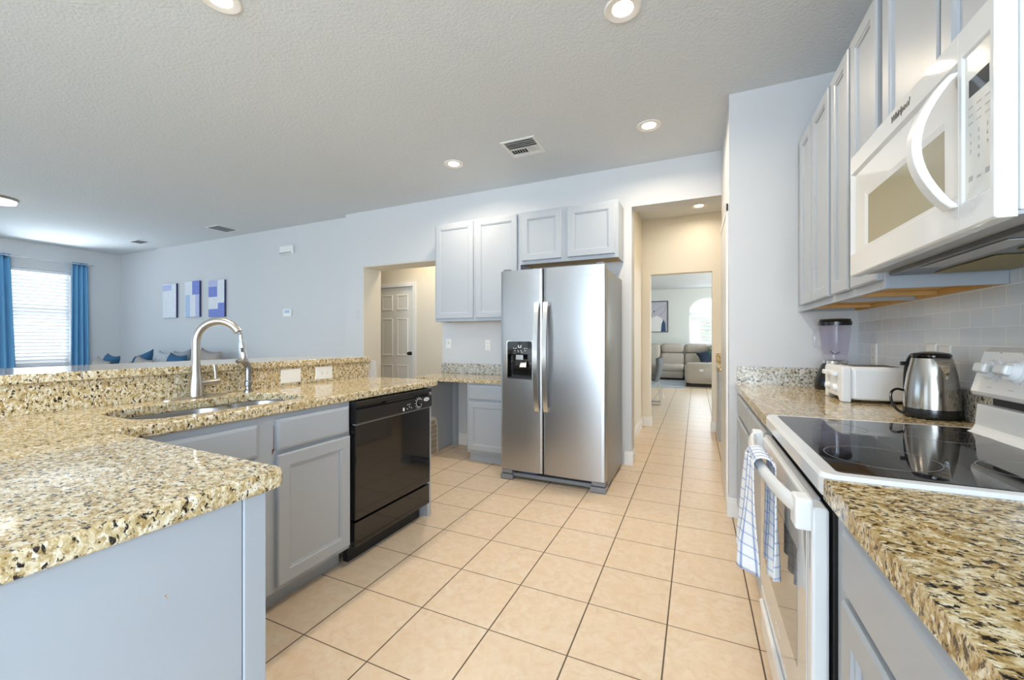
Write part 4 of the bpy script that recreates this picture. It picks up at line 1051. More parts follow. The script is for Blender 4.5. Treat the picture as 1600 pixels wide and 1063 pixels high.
for cx_, cy_, r in ((0.40, 1.25, 0.105), (0.40, 1.62, 0.085), (0.66, 1.25, 0.085), (0.66, 1.62, 0.105)):
    b = MB(); N = 40
    b.loft([[(cx_ + q * math.cos(2 * math.pi * i / N), cy_ + q * math.sin(2 * math.pi * i / N), zc1 + h) for i in range(N)] for q, h in ((r, 0.0014), (r, 0.0018), (r + 0.0022, 0.0018), (r + 0.0022, 0.0014))], False, False)
    b.build('burner_ring', 'burner_ring', gl)
# oven door
b = MB(); b.fbox(F, 0.004, W - 0.004, 0.285, 0.845, -0.022, 0.010); od = b.build('oven_door', 'white_enamel', o, 0.006)
b = MB(); b.fbox(F, 0.040, W - 0.040, 0.300, 0.800, 0.0102, 0.0125); b.build('door_glass', 'white_glass', od, 0.001)
b = MB(); b.fbox(F, 0.135, W - 0.125, 0.415, 0.700, 0.0126, 0.0134); b.build('oven_window', 'oven_window', od)
b = MB(); b.fbox(F, 0.06, W - 0.06, 0.8452, 0.8495, -0.018, -0.004)
b.build('vent_slot', 'keypad_grey', od)
hz = 0.838; hb_ = MB(); N = 20; loops = []
for i in range(N + 1):
    t = i / N; u = 0.020 + (W - 0.040) * t
    out = 0.028 + 0.038 * math.sin(math.pi * t) ** 0.6
    r = 0.0165
    loops.append([F(u, hz + r * 1.15 * math.sin(2 * math.pi * k / 10), out + r * 0.75 * math.cos(2 * math.pi * k / 10)) for k in range(10)])
hb_.loft(loops, smooth=True)
hd = hb_.build('handle', 'white_plastic', od)
for u0, u1 in ((0.002, 0.055), (W - 0.055, W - 0.002)):
    MB().fbox(F, u0, u1, 0.793, 0.862, 0.006, 0.040).build('handle_bracket', 'white_plastic', od, 0.006)
b = MB(); b.fbox(F, 0.004, W - 0.004, 0.095, 0.270, -0.022, 0.008); dw_ = b.build('drawer', 'white_enamel', o, 0.006)
b = MB(); b.fbox(F, 0.06, W - 0.06, 0.225, 0.250, 0.008, 0.022); b.build('drawer_pull', 'white_enamel', dw_, 0.008)
b = MB()
for k in range(4): b.fbox(F, W / 2 - 0.035 + k * 0.02, W / 2 - 0.024 + k * 0.02, 0.335, 0.345, 0.0126, 0.013)
b.build('door_marks', 'logo_pale', od)
# back console
P = [(0.760, zc1 - 0.001), (0.776, 0.928), (0.784, 0.945), (0.789, 1.008), (0.882, 1.008), (0.882, zc1 - 0.001)]
b = MB(); b.loft([[(x, y, z) for x, z in P] for y in (ry0 + 0.012, ry1 - 0.078)]); b.build('back_riser', 'white_enamel', o, 0.009, seg=3)
MB().box(0.815, 0.882, ry0 + 0.03, ry1 - 0.10, 1.0085, 1.030).build('console_gap', 'black_matte', o)
P = [(0.800, 1.030), (0.794, 1.045), (0.826, 1.168), (0.845, 1.182), (0.888, 1.182), (0.888, 1.030)]
b = MB(); b.loft([[(x, y, z) for x, z in P] for y in (ry0 + 0.004, ry1 - 0.030)]); con = b.build('console', 'white_enamel', o, 0.006)
nrm = Vector((-(1.168 - 1.045), 0, 0.826 - 0.794)).normalized()
for yk in (1.698, 1.606, 1.262, 1.170):
    base = Vector((0.8125, yk, 1.113)) + nrm * 0.0005
    kb = MB().lathe([(0.034, 0), (0.034, 0.003), (0.027, 0.005), (0.026, 0.018), (0.023, 0.021), (0.001, 0.021)], base, 28, nrm).build('knob', 'white_plastic', con)
    v_ = Vector((0, 0, 1)) - nrm * nrm.z; v_.normalize(); u_ = v_.cross(nrm)
    KF = Fr(base + nrm * 0.020, u_, v_, nrm)
    a = R(90); ca, sa = math.cos(a), math.sin(a)
    KG = Fr(KF.o, u_ * ca + v_ * sa, v_ * ca - u_ * sa, nrm)
    MB().fbox(KG, -0.0145, 0.0145, -0.026, 0.026, 0, 0.020).build('knob_grip', 'white_plastic', kb, 0.006)
    KM = Fr(base + nrm * 0.0003, u_, v_, nrm)
    b = MB()
    for k in range(14):
        a = R(-50 + 280 * k / 13); p = (0.040 * math.cos(a), 0.040 * math.sin(a)); s = 0.0022 if k % 3 else 0.0036
        b.fbox(KM, p[0] - s / 2, p[0] + s / 2, p[1] - s / 2, p[1] + s / 2, 0, 0.0004)
    b.fbox(KM, -0.010, 0.010, -0.054, -0.0515, 0, 0.0004); b.fbox(KM, -0.004, 0.004, 0.052, 0.057, 0, 0.0004)
    b.build('knob_markings', 'keypad_grey', con)

# dish towel over the oven handle
o = thing('dish_towel', 'white and blue checked dish towel bunched over the oven door handle', 'towel', (0.17, 1.40, 0.56))
def towel_fn(ytop, wtop, wbot, ybot, zend, xo, side, ph):
    hx = 0.235 - 0.064                                          # handle centre x
    def fn(u, v):
        z = 0.861 - v * (0.861 - zend)
        k = min(1.0, v * 1.25)
        w = wtop + (wbot - wtop) * k ** 0.8
        yc = ytop + (ybot - ytop) * k
        y = yc + (0.5 - u) * w + 0.006 * math.sin(9 * u + ph + 2 * v)
        fold = math.sin(u * 2 * math.pi * 2.3 + ph) * (0.013 + 0.010 * v) + 0.006 * math.sin(u * 17 + 3 * v + ph)
        over = 0.022
        x = hx + side * (over + 0.004) + fold * (0.35 + 0.65 * k) * (1.0 if side < 0 else 0.5) + xo * k
        zz = z + (0.010 * math.sin(u * 5 + ph) if v > 0.98 else 0) * 1.0
        return (x, y, zz)
    return fn
front = MB().grid(towel_fn(1.405, 0.155, 0.235, 1.44, 0.545, -0.010, -1, 0.3), 48, 40, uvf=lambda u, v: (u * 0.42, v * 0.33 + 0.3))
fo = front.build('front_fall', 'towel_check', o, recalc=False, solid=0.003)
back = MB().grid(towel_fn(1.375, 0.150, 0.190, 1.365, 0.556, -0.004, 1, 1.9), 40, 40, uvf=lambda u, v: (u * 0.36 + 0.02, -v * 0.33 + 0.3))
back.build('back_fall', 'towel_check', o, recalc=False, solid=0.003)
def top_fn(u, v):
    a = math.pi * v; hx = 0.171
    y = 1.405 + (1.375 - 1.405) * v + (0.5 - u) * (0.155 - 0.005 * v)
    f = 0.004 * math.sin(u * 15)
    return (hx - math.cos(a) * 0.0225, y, 0.858 + math.sin(a) * (0.016 + abs(f)))
MB().grid(top_fn, 40, 12, uvf=lambda u, v: (u * 0.42, 0.3 - v * 0.06)).build('over_fold', 'towel_check', o, recalc=False, solid=0.003)

# right-hand base cabinets
def base_cab_nx(label, yl, yr, drawers, doors, dzs=(0.722, 0.846), oz=(0.122, 0.700), mids=()):
    o = thing('base_cabinet', label, 'cabinet', (0.58, (yl + yr) / 2, 0))
    F = face_nx(FRX, yl); w = yl - yr
    carcass(MB(), F, w, 0.10, 0.873, 0.62, [(0.695, 0.735)], toe=0.07, mids=mids).build('carcass', 'cabinet_paint', o, 0.001)
    for y0, y1 in drawers:
        b = MB(); drawer_front(b, F, yl - y0, yl - y1, *dzs); b.build('drawer', 'cabinet_paint', o)
    for y0, y1 in doors:
        b = MB(); panel_door(b, F, yl - y0, yl - y1, *oz); b.build('door', 'cabinet_paint', o)
base_cab_nx('grey base cabinet between the pantry wall and the range, under the kettle counter', 3.124, 1.826, [(3.06, 2.50), (2.47, 1.86)], [(3.06, 2.50), (2.47, 1.86)], mids=[(0.62, 0.66)])
base_cab_nx('grey base cabinet with a wide drawer, in the right foreground beside the range', 1.034, -0.40, [(0.945, 0.10)], [(0.945, 0.53), (0.50, 0.10)], dzs=(0.735, 0.858), oz=(0.122, 0.722))
o = slab('countertop', fillet([(0.241, 3.119), (0.241, 1.823), (0.904, 1.823), (0.904, 3.119)], [0, 0.008, 0, 0]), [], CR - 0.04, CR, 'granite_gold_shaded', None, 0.006)
tag(o, 'granite counter between the range and the pantry wall, under the toaster', 'countertop')
o = slab('countertop', fillet([(0.241, 1.042), (0.241, -0.40), (0.904, -0.40), (0.904, 1.042)], [0.008, 0, 0, 0]), [], CR - 0.04, CR, 'granite_gold_shaded', None, 0.006)
tag(o, 'granite counter in the right foreground, nearest side of the range', 'countertop')
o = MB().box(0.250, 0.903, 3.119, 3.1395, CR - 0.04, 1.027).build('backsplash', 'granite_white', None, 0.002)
tag(o, 'pale black-speckled granite splash against the pantry end wall', 'backsplash')
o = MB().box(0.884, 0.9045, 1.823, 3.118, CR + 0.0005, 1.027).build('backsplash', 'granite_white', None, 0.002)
tag(o, 'low granite splash under the wall tiles behind the kettle', 'backsplash')

# kettle
kc = Vector((0.803, 2.035, CR))
o = thing('electric_kettle', 'brushed steel electric kettle with a black base and lid, beside the range', 'kettle', kc)
MB().lathe([(0.070, 0.0005), (0.078, 0.004), (0.080, 0.012), (0.079, 0.030), (0.0785, 0.036)], kc, 40).build('base', 'black_plastic', o)
kb = MB().lathe([(0.0784, 0.0365), (0.078, 0.05), (0.075, 0.10), (0.068, 0.16), (0.0595, 0.205), (0.0555, 0.222), (0.048, 0.226)], kc, 48).build('body', 'steel_kettle', o)
MB().lathe([(0.054, 0.2265), (0.0545, 0.233), (0.049, 0.240), (0.030, 0.245), (0.012, 0.247), (0.001, 0.247)], kc, 40).build('lid', 'black_gloss', o)
# spout towards the viewer's right, handle towards the left
sd = Vector((0.22, -0.97, 0)).normalized(); st = Vector((sd.y, -sd.x, 0))
b = MB()
p0 = kc + sd * 0.0595 + up * 0.150
loops = []
for t in range(7):
    k = t / 6; z = 0.150 + 0.074 * k; rr2 = 0.0690 - 0.0125 * k
    w = 0.002 + 0.027 * k; pr = 0.004 + 0.030 * k
    ctr = kc + up * z
    loops.append([ctr + sd * (rr2 - 0.006) + st * w, ctr + sd * (rr2 + pr) , ctr + sd * (rr2 - 0.006) - st * w])
b.loft(loops); b.build('spout', 'steel_kettle', kb)
hd_ = Vector((-0.30, 0.95, 0)).normalized()
hp = [kc + hd_ * 0.056 + up * 0.228, kc + hd_ * 0.085 + up * 0.222, kc + hd_ * 0.104 + up * 0.185, kc + hd_ * 0.110 + up * 0.13, kc + hd_ * 0.108 + up * 0.075, kc + hd_ * 0.098 + up * 0.045, kc + hd_ * 0.080 + up * 0.036]
hp = [p + Vector((0, 0, 0)) for p in hp]
MB().tube(spline(hp), 0.0102, 12, flat=1.3).build('handle', 'black_plastic', o)
MB().box(kc.x - 0.062, kc.x - 0.040, kc.y + 0.075, kc.y + 0.085, CR + 0.19, CR + 0.205).build('switch', 'black_plastic', o, 0.003)
cp_ = [kc + Vector((-0.078, 0.0, 0.010)), kc + Vector((-0.095, 0.015, 0.022)), kc + Vector((-0.105, 0.03, 0.05)), kc + Vector((-0.098, 0.055, 0.082)), kc + Vector((-0.075, 0.075, 0.095)), kc + Vector((-0.05, 0.085, 0.09))]
MB().tube(spline(cp_), 0.0048, 10).build('cord', 'black_plastic', o)

# toaster
o = thing('toaster', 'white four-slot toaster on the granite counter, left of the kettle', 'toaster', (0.735, 2.49, CR))
tx0, tx1, ty0, ty1, tz = 0.618, 0.872, 2.362, 2.625, 0.165
b = MB(); b.loft([[(x, y, CR + z) for x, y in rrect(tx0 + 0.035 + i, tx1 - i, ty0 + i, ty1 - i, 0.018, 5)] for i, z in ((0.006, 0.014), (0, 0.022), (0, tz - 0.016), (0.004, tz - 0.004), (0.014, tz))])
b.build('body', 'white_plastic', o)
P = fillet([(ty0 - 0.004, 0.0), (ty0 + 0.035, 0.0), (ty0 + 0.055, 0.020), (ty1 - 0.055, 0.020), (ty1 - 0.035, 0.0), (ty1 + 0.004, 0.0), (ty1 + 0.004, tz + 0.002), (ty0 - 0.004, tz + 0.002)], [0, 0, 0.01, 0.01, 0, 0, 0.02, 0.02])
b = MB(); b.loft([[(x, y, CR + max(z, 0.0006)) for y, z in P] for x in (tx0, tx0 + 0.036)])
ep = b.build('end_panel', 'white_plastic', o, 0.006)
b = MB(); b.loft([[(x, y, CR + max(z, 0.0006)) for y, z in P] for x in (tx1 - 0.02, tx1 + 0.008)]); b.build('end_panel', 'white_plastic', o, 0.006)
for yc in (ty0 + 0.075, ty1 - 0.075):
    MB().box(tx0 - 0.0006, tx0 + 0.001, yc - 0.018, yc + 0.018, CR + 0.045, CR + 0.145).build('lever_slot', 'outlet_white', ep)
    MB().box(tx0 - 0.026, tx0 - 0.0008, yc - 0.026, yc + 0.026, CR + 0.118, CR + 0.140).build('lever', 'white_plastic', ep, 0.005)
    MB().lathe([(0.017, 0), (0.016, 0.014), (0.012, 0.017), (0.001, 0.017)], (tx0 - 0.0008, yc, CR + 0.062), 20, (-1, 0, 0)).build('browning_dial', 'white_plastic', ep)
for k in range(2):
    y = ty0 + 0.050 + k * 0.10
    MB().box(tx0 + 0.055, tx1 - 0.028, y, y + 0.060, CR + tz + 0.0001, CR + tz + 0.0012).build('slot', 'black_matte', o)

# blender
bc = Vector((0.742, 2.955, CR))
o = thing('blender', 'black blender with a clear purple-tinted jar in the counter corner', 'blender', bc)
MB().lathe([(0.096, 0.0005), (0.100, 0.01), (0.098, 0.05), (0.084, 0.095), (0.068, 0.135), (0.060, 0.150), (0.056, 0.152)], bc, 28).build('base', 'black_plastic', o)
MB().lathe([(0.061, 0.153), (0.061, 0.168), (0.056, 0.172)], bc, 28).build('collar', 'chrome', o)
jar = MB()
n = 32; loops = []
for r, z, inner in ((0.046, 0.173, 0), (0.058, 0.178, 0), (0.058, 0.20, 0), (0.062, 0.235, 0), (0.074, 0.375, 0), (0.0715, 0.375, 0), (0.0595, 0.235, 0), (0.052, 0.205, 0), (0.001, 0.203, 0)):
    loops.append([bc + Vector((r * (1 + 0.03 * math.cos(4 * 2 * math.pi * i / n)) * math.cos(2 * math.pi * i / n), r * (1 + 0.03 * math.cos(4 * 2 * math.pi * i / n)) * math.sin(2 * math.pi * i / n), z)) for i in range(n)])
jar.loft(loops, True, True, smooth=True)
jo = jar.build('jar', 'jar_clear', o)
hdv = Vector((-0.8, 0.55, 0)).normalized()
MB().tube([bc + hdv * 0.072 + up * 0.355, bc + hdv * 0.10 + up * 0.35, bc + hdv * 0.108 + up * 0.31, bc + hdv * 0.10 + up * 0.25, bc + hdv * 0.064 + up * 0.235], 0.007, 10, flat=1.5).build('jar_handle', 'jar_clear', jo)
MB().lathe([(0.078, 0.3755), (0.079, 0.395), (0.074, 0.402), (0.076, 0.408), (0.070, 0.412), (0.001, 0.412)], bc, 28).build('lid', 'black_plastic', o)
b = MB()
for k in range(4):
    a = k * math.pi / 2 + 0.4; d1 = Vector((math.cos(a), math.sin(a), 0)); s1 = Vector((-math.sin(a), math.cos(a), 0))
    b.loft([[bc + up * 0.207 + d1 * 0.004 + s1 * 0.005, bc + up * 0.207 + d1 * 0.004 - s1 * 0.005, bc + up * 0.209 + d1 * 0.004], [bc + up * (0.218 + 0.006 * (k % 2)) + d1 * 0.034 + s1 * 0.002, bc + up * (0.218 + 0.006 * (k % 2)) + d1 * 0.034 - s1 * 0.002, bc + up * (0.2195 + 0.006 * (k % 2)) + d1 * 0.034]])
b.build('blade', 'chrome', o)
FB = Fr(bc + Vector((-0.050, -0.083, 0.03)), Vector((0.857, -0.516, 0)), up, Vector((-0.516, -0.857, 0)))
MB().lathe([(0.020, 0), (0.019, 0.014), (0.001, 0.015)], bc + Vector((-0.053, -0.083, 0.04)), 20, (-0.54, -0.84, 0.05)).build('speed_dial', 'screen_blue', o)

# ------------------------------------------------------------------ ceiling fittings
def downlight(label, x, y, power, r=0.092, color=(1.0, 0.84, 0.64)):
    o = thing('recessed_light', label, 'ceiling light', (x, y, CEIL), 'recessed ceiling lights')
    c = (x, y, CEIL)
    MB().lathe([(r, -0.0005), (r, -0.004), (r * 0.93, -0.008), (r * 0.80, -0.007), (r * 0.58, -0.003), (r * 0.56, -0.0005)], c, 40).build('trim_ring', 'light_trim', o)
    MB().lathe([(r * 0.56, -0.0005), (r * 0.52, -0.0025), (0.001, -0.003)], c, 32).build('lens', 'light_lens', o)
    l = bpy.data.lights.new('lamp', 'AREA'); l.shape = 'DISK'; l.size = r * 1.0; l.energy = power; l.color = color; l.spread = R(160)
    lo = bpy.data.objects.new('lamp', l); COL.objects.link(lo); lo.parent = o; lo.location = (0, 0, -0.012)
    return o
downlight('round recessed ceiling light above the refrigerator aisle, nearest the hall opening', -0.336, 3.33, 9.5)
downlight('round recessed ceiling light cut by the top edge, over the tile aisle', -0.338, 2.10, 9.5)
downlight('round recessed ceiling light in front of the left wall cabinet', -2.10, 3.29, 9.5)
downlight('round recessed ceiling light cut by the top edge, above the sink', -2.13, 1.225, 9.5)
downlight('round recessed light in the hallway ceiling beyond the opening', 0.03, 5.58, 2.2)
o = thing('flush_ceiling_light', 'flush disc ceiling light at the left edge of the living room ceiling', 'ceiling light', (-7.48, 1.84, CEIL))
MB().lathe([(0.17, -0.0005), (0.175, -0.012), (0.165, -0.03)], (-7.48, 1.84, CEIL), 36).build('rim', 'steel_nickel', o)
MB().lathe([(0.16, -0.031), (0.155, -0.055), (0.10, -0.07), (0.001, -0.073)], (-7.48, 1.84, CEIL), 36).build('diffuser', 'light_lens_soft', o)
l = bpy.data.lights.new('hall_fill_light', 'AREA'); l.shape = 'DISK'; l.size = 0.2; l.energy = 7; l.color = (1, 0.84, 0.62)  # added unseen fill light for the hall, without a fixture
lo = bpy.data.objects.new('hall_fill_light', l); COL.objects.link(lo); lo.location = (0.1, 4.75, CEIL - 0.02)
# passage lamp behind the opening (a warm ceiling lamp out of sight)
l = bpy.data.lights.new('passage_lamp', 'AREA'); l.shape = 'DISK'; l.size = 0.25; l.energy = 8; l.color = (1, 0.84, 0.60)
lo = bpy.data.objects.new('passage_lamp', l); COL.objects.link(lo); lo.location = (-3.6, 4.75, CEIL - 0.03)

def vent(label, x0, x1, y0, y1, kind):
    o = thing('ceiling_vent', label, 'vent', ((x0 + x1) / 2, (y0 + y1) / 2, CEIL), 'ceiling air vents')
    z1, z0 = CEIL - 0.0005, CEIL - 0.010; fw = 0.028
    b = MB(); b.box(x0, x1, y0, y0 + fw, z0, z1).box(x0, x1, y1 - fw, y1, z0, z1).box(x0, x0 + fw, y0 + fw, y1 - fw, z0, z1).box(x1 - fw, x1, y0 + fw, y1 - fw, z0, z1)
    b.build('frame', 'vent_white', o, 0.004)
    MB().box(x0 + fw, x1 - fw, y0 + fw, y1 - fw, CEIL - 0.0025, CEIL - 0.0008).build('duct_opening', 'vent_dark', o)
    b = MB(); xm, ym = (x0 + x1) / 2, (y0 + y1) / 2
    if kind == 'square':
        for k in range(4):
            y = y0 + fw + 0.012 + k * (ym - y0 - fw) / 4.2
            b.hexa([(x0 + fw, y, z0 - 0.006), (x1 - fw, y, z0 - 0.006), (x1 - fw, y + 0.004, z0 - 0.006), (x0 + fw, y + 0.004, z0 - 0.006), (x0 + fw, y + 0.014, z1 - 0.002), (x1 - fw, y + 0.014, z1 - 0.002), (x1 - fw, y + 0.018, z1 - 0.002), (x0 + fw, y + 0.018, z1 - 0.002)])
        for k in range(11):
            x = x0 + fw + 0.008 + k * (x1 - x0 - 2 * fw) / 11
            s = 0.012 if x > xm else -0.012
            b.hexa([(x, ym + 0.01, z0 - 0.006), (x + 0.004, ym + 0.01, z0 - 0.006), (x + 0.004, y1 - fw - 0.03, z0 - 0.006), (x, y1 - fw - 0.03, z0 - 0.006), (x + s, ym + 0.01, z1 - 0.002), (x + s + 0.004, ym + 0.01, z1 - 0.002), (x + s + 0.004, y1 - fw - 0.03, z1 - 0.002), (x + s, y1 - fw - 0.03, z1 - 0.002)])
        b.box(x0 + fw, x1 - fw, ym - 0.006, ym + 0.008, z0 - 0.003, z1 - 0.002)
        b.box(x0 + fw, x1 - fw, y1 - fw - 0.03, y1 - fw, z0 - 0.006, z1 - 0.002)
    else:
        n = 7
        for k in range(n):
            x = x0 + fw + 0.006 + k * (x1 - x0 - 2 * fw) / n
            b.hexa([(x, y0 + fw, z0 - 0.002), (x + 0.003, y0 + fw, z0 - 0.002), (x + 0.003, y1 - fw, z0 - 0.002), (x, y1 - fw, z0 - 0.002), (x + 0.010, y0 + fw, z1 - 0.002), (x + 0.013, y0 + fw, z1 - 0.002), (x + 0.013, y1 - fw, z1 - 0.002), (x + 0.010, y1 - fw, z1 - 0.002)])
    b.build('louvers', 'vent_white' if kind == 'square' else 'grey_plastic', o)
vent('square white ceiling vent with four-way louvers, near the refrigerator', -1.52, -1.205, 3.095, 3.405, 'square')
vent('dark slotted ceiling vent over the living room, nearer the refrigerator wall', -6.63, -6.32, 3.60, 3.92, 'slot')
vent('dark slotted ceiling vent over the living room, farther toward the window', -8.78, -8.47, 3.575, 3.78, 'slot')

# boxes on the living-room wall
o = thing('door_chime', 'white rounded chime box high on the living room wall', 'chime box', (-5.51, 4.12, 2.47))
MB().box(-5.652, -5.372, 4.072, 4.1195, 2.468, 2.598).build('cover', 'white_plastic', o, 0.018, seg=4)
MB().box(-5.640, -5.384, 4.066, 4.0718, 2.478, 2.498).build('lower_groove', 'keypad_grey', o, 0.002)
o = thing('thermostat', 'small square white thermostat at mid height on the living room wall', 'thermostat', (-5.51, 4.12, 1.55))
MB().box(-5.60, -5.425, 4.095, 4.1195, 1.552, 1.664).build('housing', 'white_plastic', o, 0.006)
MB().box(-5.565, -5.46, 4.0935, 4.0948, 1.602, 1.645).build('screen', 'canvas_sky', o)
o = thing('light_switch', 'white light switch on the wall strip left of the passage opening', 'switch', (-4.078, YB, 1.537))
MB().box(-4.112, -4.044, YB - 0.007, YB - 0.0005, 1.48, 1.594).build('cover_plate', 'wall_paint', o, 0.002)
MB().box(-4.086, -4.070, YB - 0.011, YB - 0.0072, 1.525, 1.549).build('toggle', 'wall_paint', o, 0.002)

# abstract canvases
def canvas(label, x0, x1, z0, z1, patches, edge):
    o = thing('wall_canvas', label, 'painting', ((x0 + x1) / 2, 4.12, z0), 'blue and white abstract canvases in the living room')
    MB().box(x0, x1, 4.088, 4.1195, z0, z1).build('canvas_body', edge, o)
    F = face_ny(4.088, x0, z0); w, h = x1 - x0, z1 - z0
    MB().fbox(F, 0, w, 0, h, 0.0002, 0.0012).build('painted_ground', 'canvas_white', o)
    for k, (u0, u1, v0, v1, m) in enumerate(patches):
        MB().fbox(F, u0 * w, u1 * w, v0 * h, v1 * h, 0.0013 + k * 0.0002, 0.0015 + k * 0.0002).build('painted_patch', m, o)
canvas('left of three abstract canvases, mostly white with a lilac wash on top', -8.80, -8.372, 1.60, 2.207, [(0.0, 0.68, 0.80, 0.97, 'canvas_lilac'), (0.02, 0.6, 0.62, 0.80, 'canvas_white')], 'canvas_edge')
canvas('middle of three abstract canvases, white blocks with a deep blue right side', -8.105, -7.680, 1.60, 2.215, [(0.52, 1.0, 0.62, 1.0, 'canvas_blue'), (0.74, 1.0, 0.0, 0.62, 'canvas_lilac'), (0.04, 0.36, 0.0, 0.62, 'canvas_sky')], 'canvas_edge')
canvas('right of three abstract canvases, with blue squares over white', -7.42, -6.995, 1.585, 2.19, [(0.0, 0.58, 0.83, 1.0, 'canvas_lilac'), (0.0, 0.56, 0.55, 0.83, 'canvas_blue'), (0.0, 1.0, 0.0, 0.22, 'canvas_blue'), (0.60, 1.0, 0.22, 0.38, 'canvas_blue')], 'canvas_edge')

# curtains and rod
o = thing('curtain_rod', 'thin metal curtain rod above the living room window', 'curtain rod', (-10.33, 3.05, 2.57))
MB().tube([(-10.285, 2.40, 2.593), (-10.285, 3.71, 2.593)], 0.009, 10).build('rod', 'chrome', o)
for y in (2.42, 3.69):
    MB().tube([(-10.399, y, 2.60), (-10.285, y, 2.594)], 0.007, 8).build('bracket', 'chrome', o)
def curtain(label, y0, y1, yb0, yb1, ph):
    o = thing('curtain', label, 'curtain', (-10.33, (y0 + y1) / 2, 0.05), 'blue curtains at the living room window')
    def fn(u, v):
        y = (y0 + (y1 - y0) * u) * (1 - v) + (yb0 + (yb1 - yb0) * u) * v
        x = -10.335 + 0.035 * math.sin(u * 2 * math.pi * 3.5 + ph) * (0.7 + 0.3 * v)
        return (x, y, 2.625 - v * 2.56)
    MB().grid(fn, 48, 14).build('drape', 'curtain_blue', o, recalc=False, solid=0.004)
    b = MB()
    for k in range(7):
        u = (k + 0.5) / 7; y = y0 + (y1 - y0) * u
        b.lathe([(0.022, -0.004), (0.026, 0), (0.022, 0.004), (0.016, 0)], (-10.335, y, 2.585), 14, (0.2, 1, 0))
    b.build('grommets', 'chrome', o)
curtain('blue curtain cut by the left edge, left of the living room blind', 2.44, 2.690, 2.44, 2.772, 0.0)
curtain('blue curtain right of the living room blind, nearest the corner', 3.418, 3.642, 3.395, 3.675, 1.1)

# living-room sofa with its cushions (only the tops show over the bar)
def rbox(b, x0, x1, y0, y1, z0, z1, r=0.05, n=4):
    L = [(r, z0), (r * 0.3, z0 + r * 0.3), (0, z0 + r), (0, z1 - r), (r * 0.3, z1 - r * 0.3), (r, z1)]
    return b.loft([[(x, y, z) for x, y in rrect(x0 + i, x1 - i, y0 + i, y1 - i, r * 1.2, n)] for i, z in L], smooth=True)
o = thing('sofa', 'grey sofa against the living room wall, mostly hidden by the bar', 'sofa', (-7.9, 3.6, 0))
b = MB(); rbox(b, -9.5, -6.3, 3.15, 4.08, 0.12, 0.30, 0.05); b.build('base', 'sofa_grey', o)
for k in range(3):
    x = -9.25 + k * 0.92; b = MB(); rbox(b, x, x + 0.91, 3.10, 3.83, 0.29, 0.43, 0.05); b.build('seat_cushion', 'sofa_grey', o)
b = MB(); rbox(b, -9.5, -6.3, 3.84, 4.09, 0.30, 0.835, 0.08); b.build('backrest', 'sofa_grey', o)
for x in (-9.5, -6.46):
    b = MB(); rbox(b, x, x + 0.24, 3.10, 3.84, 0.12, 0.64, 0.07); b.build('armrest', 'sofa_grey', o)
for x in (-9.4, -6.4):
    for y in (3.2, 4.0): MB().box(x - 0.03, x + 0.03, y - 0.03, y + 0.03, 0, 0.12).build('leg', 'sofa_black', o)
def cushion(label, x, y, z, w, h, d, rotz, roty, tilt, m):
    n = 14; b = MB()
    def sgn(s):
        def fn(u, v):
            a, c = u * 2 - 1, v * 2 - 1
            e = (1 - a ** 4) * (1 - c ** 4)
            pin = 1 - 0.10 * (abs(a * c)) * 0 + 0.06 * (a * a * c * c)
            return (a * w / 2 * (1 - 0.07 * (1 - c * c)) * pin, s * d / 2 * max(e, 0) ** 0.55, c * h / 2 * (1 - 0.09 * (1 - a * a)) * pin)
        return fn
    b.grid(sgn(-1), n, n); b.grid(sgn(1), n, n)
    me = b.build('throw_pillow', m)
    bm = bmesh.new(); bm.from_mesh(me.data); bmesh.ops.remove_doubles(bm, verts=bm.verts, dist=1e-4)
    bmesh.ops.recalc_face_normals(bm, faces=bm.faces); bm.to_mesh(me.data); bm.free()
    me.location = (x, y, z); me.rotation_euler = (tilt, roty, rotz)
    tag(me, label, 'pillow', 'pillows on the living room sofa' if y < 5 else None)
    return me
cushion('solid blue pillow tilted up on the left of the living room sofa', -8.54, 3.66, 0.770, 0.58, 0.44, 0.14, 0.0, R(-13), R(-16), 'pillow_blue')
cushion('blue pillow at the far left end of the sofa, leaning behind the taupe one', -8.96, 3.40, 0.740, 0.40, 0.44, 0.14, 0.0, R(6), R(-16), 'pillow_blue')
cushion('taupe pillow in front of the left blue pillows on the sofa', -8.75, 3.20, 0.695, 0.40, 0.42, 0.14, 0.0, R(12), R(-14), 'pillow_taupe')
cushion('taupe pillow just right of the large blue pillow', -7.98, 3.41, 0.715, 0.42, 0.42, 0.14, 0.0, R(10), R(-14), 'pillow_taupe')
cushion('pale patterned pillow leaning right of the large blue pillow', -7.93, 3.67, 0.785, 0.42, 0.46, 0.14, 0.0, R(3), R(-16), 'pillow_pattern')
cushion('grey pillow behind the faucet, left of its spout', -7.44, 3.66, 0.805, 0.46, 0.48, 0.15, 0.0, R(-5), R(-16), 'pillow_grey')
cushion('dark blue pillow partly hidden behind the faucet spout', -7.06, 3.42, 0.775, 0.42, 0.44, 0.14, 0.0, R(4), R(-14), 'pillow_blue')
cushion('brownish grey pillow at the right end of the sofa, right of the faucet', -6.72, 3.66, 0.815, 0.48, 0.48, 0.16, 0.0, R(7), R(-16), 'pillow_taupe')

# ------------------------------------------------------------------ hall and front room
o = thing('hall_cabinet', 'narrow grey cabinet with a granite top at the right end of the hallway', 'cabinet', (0.55, 5.65, 0))
MB().box(0.245, 0.90, 5.37, 5.935, 0, 0.875).build('body', 'cabinet_paint', o, 0.002)
MB().box(0.235, 0.91, 5.35, 5.935, 0.8755, 0.915).build('granite_top', 'granite_gold_lit', o, 0.004)
MB().box(0.235, 0.91, 5.928, 5.9495, 0.9155, 1.03).build('granite_splash', 'granite_gold_lit', o, 0.002)

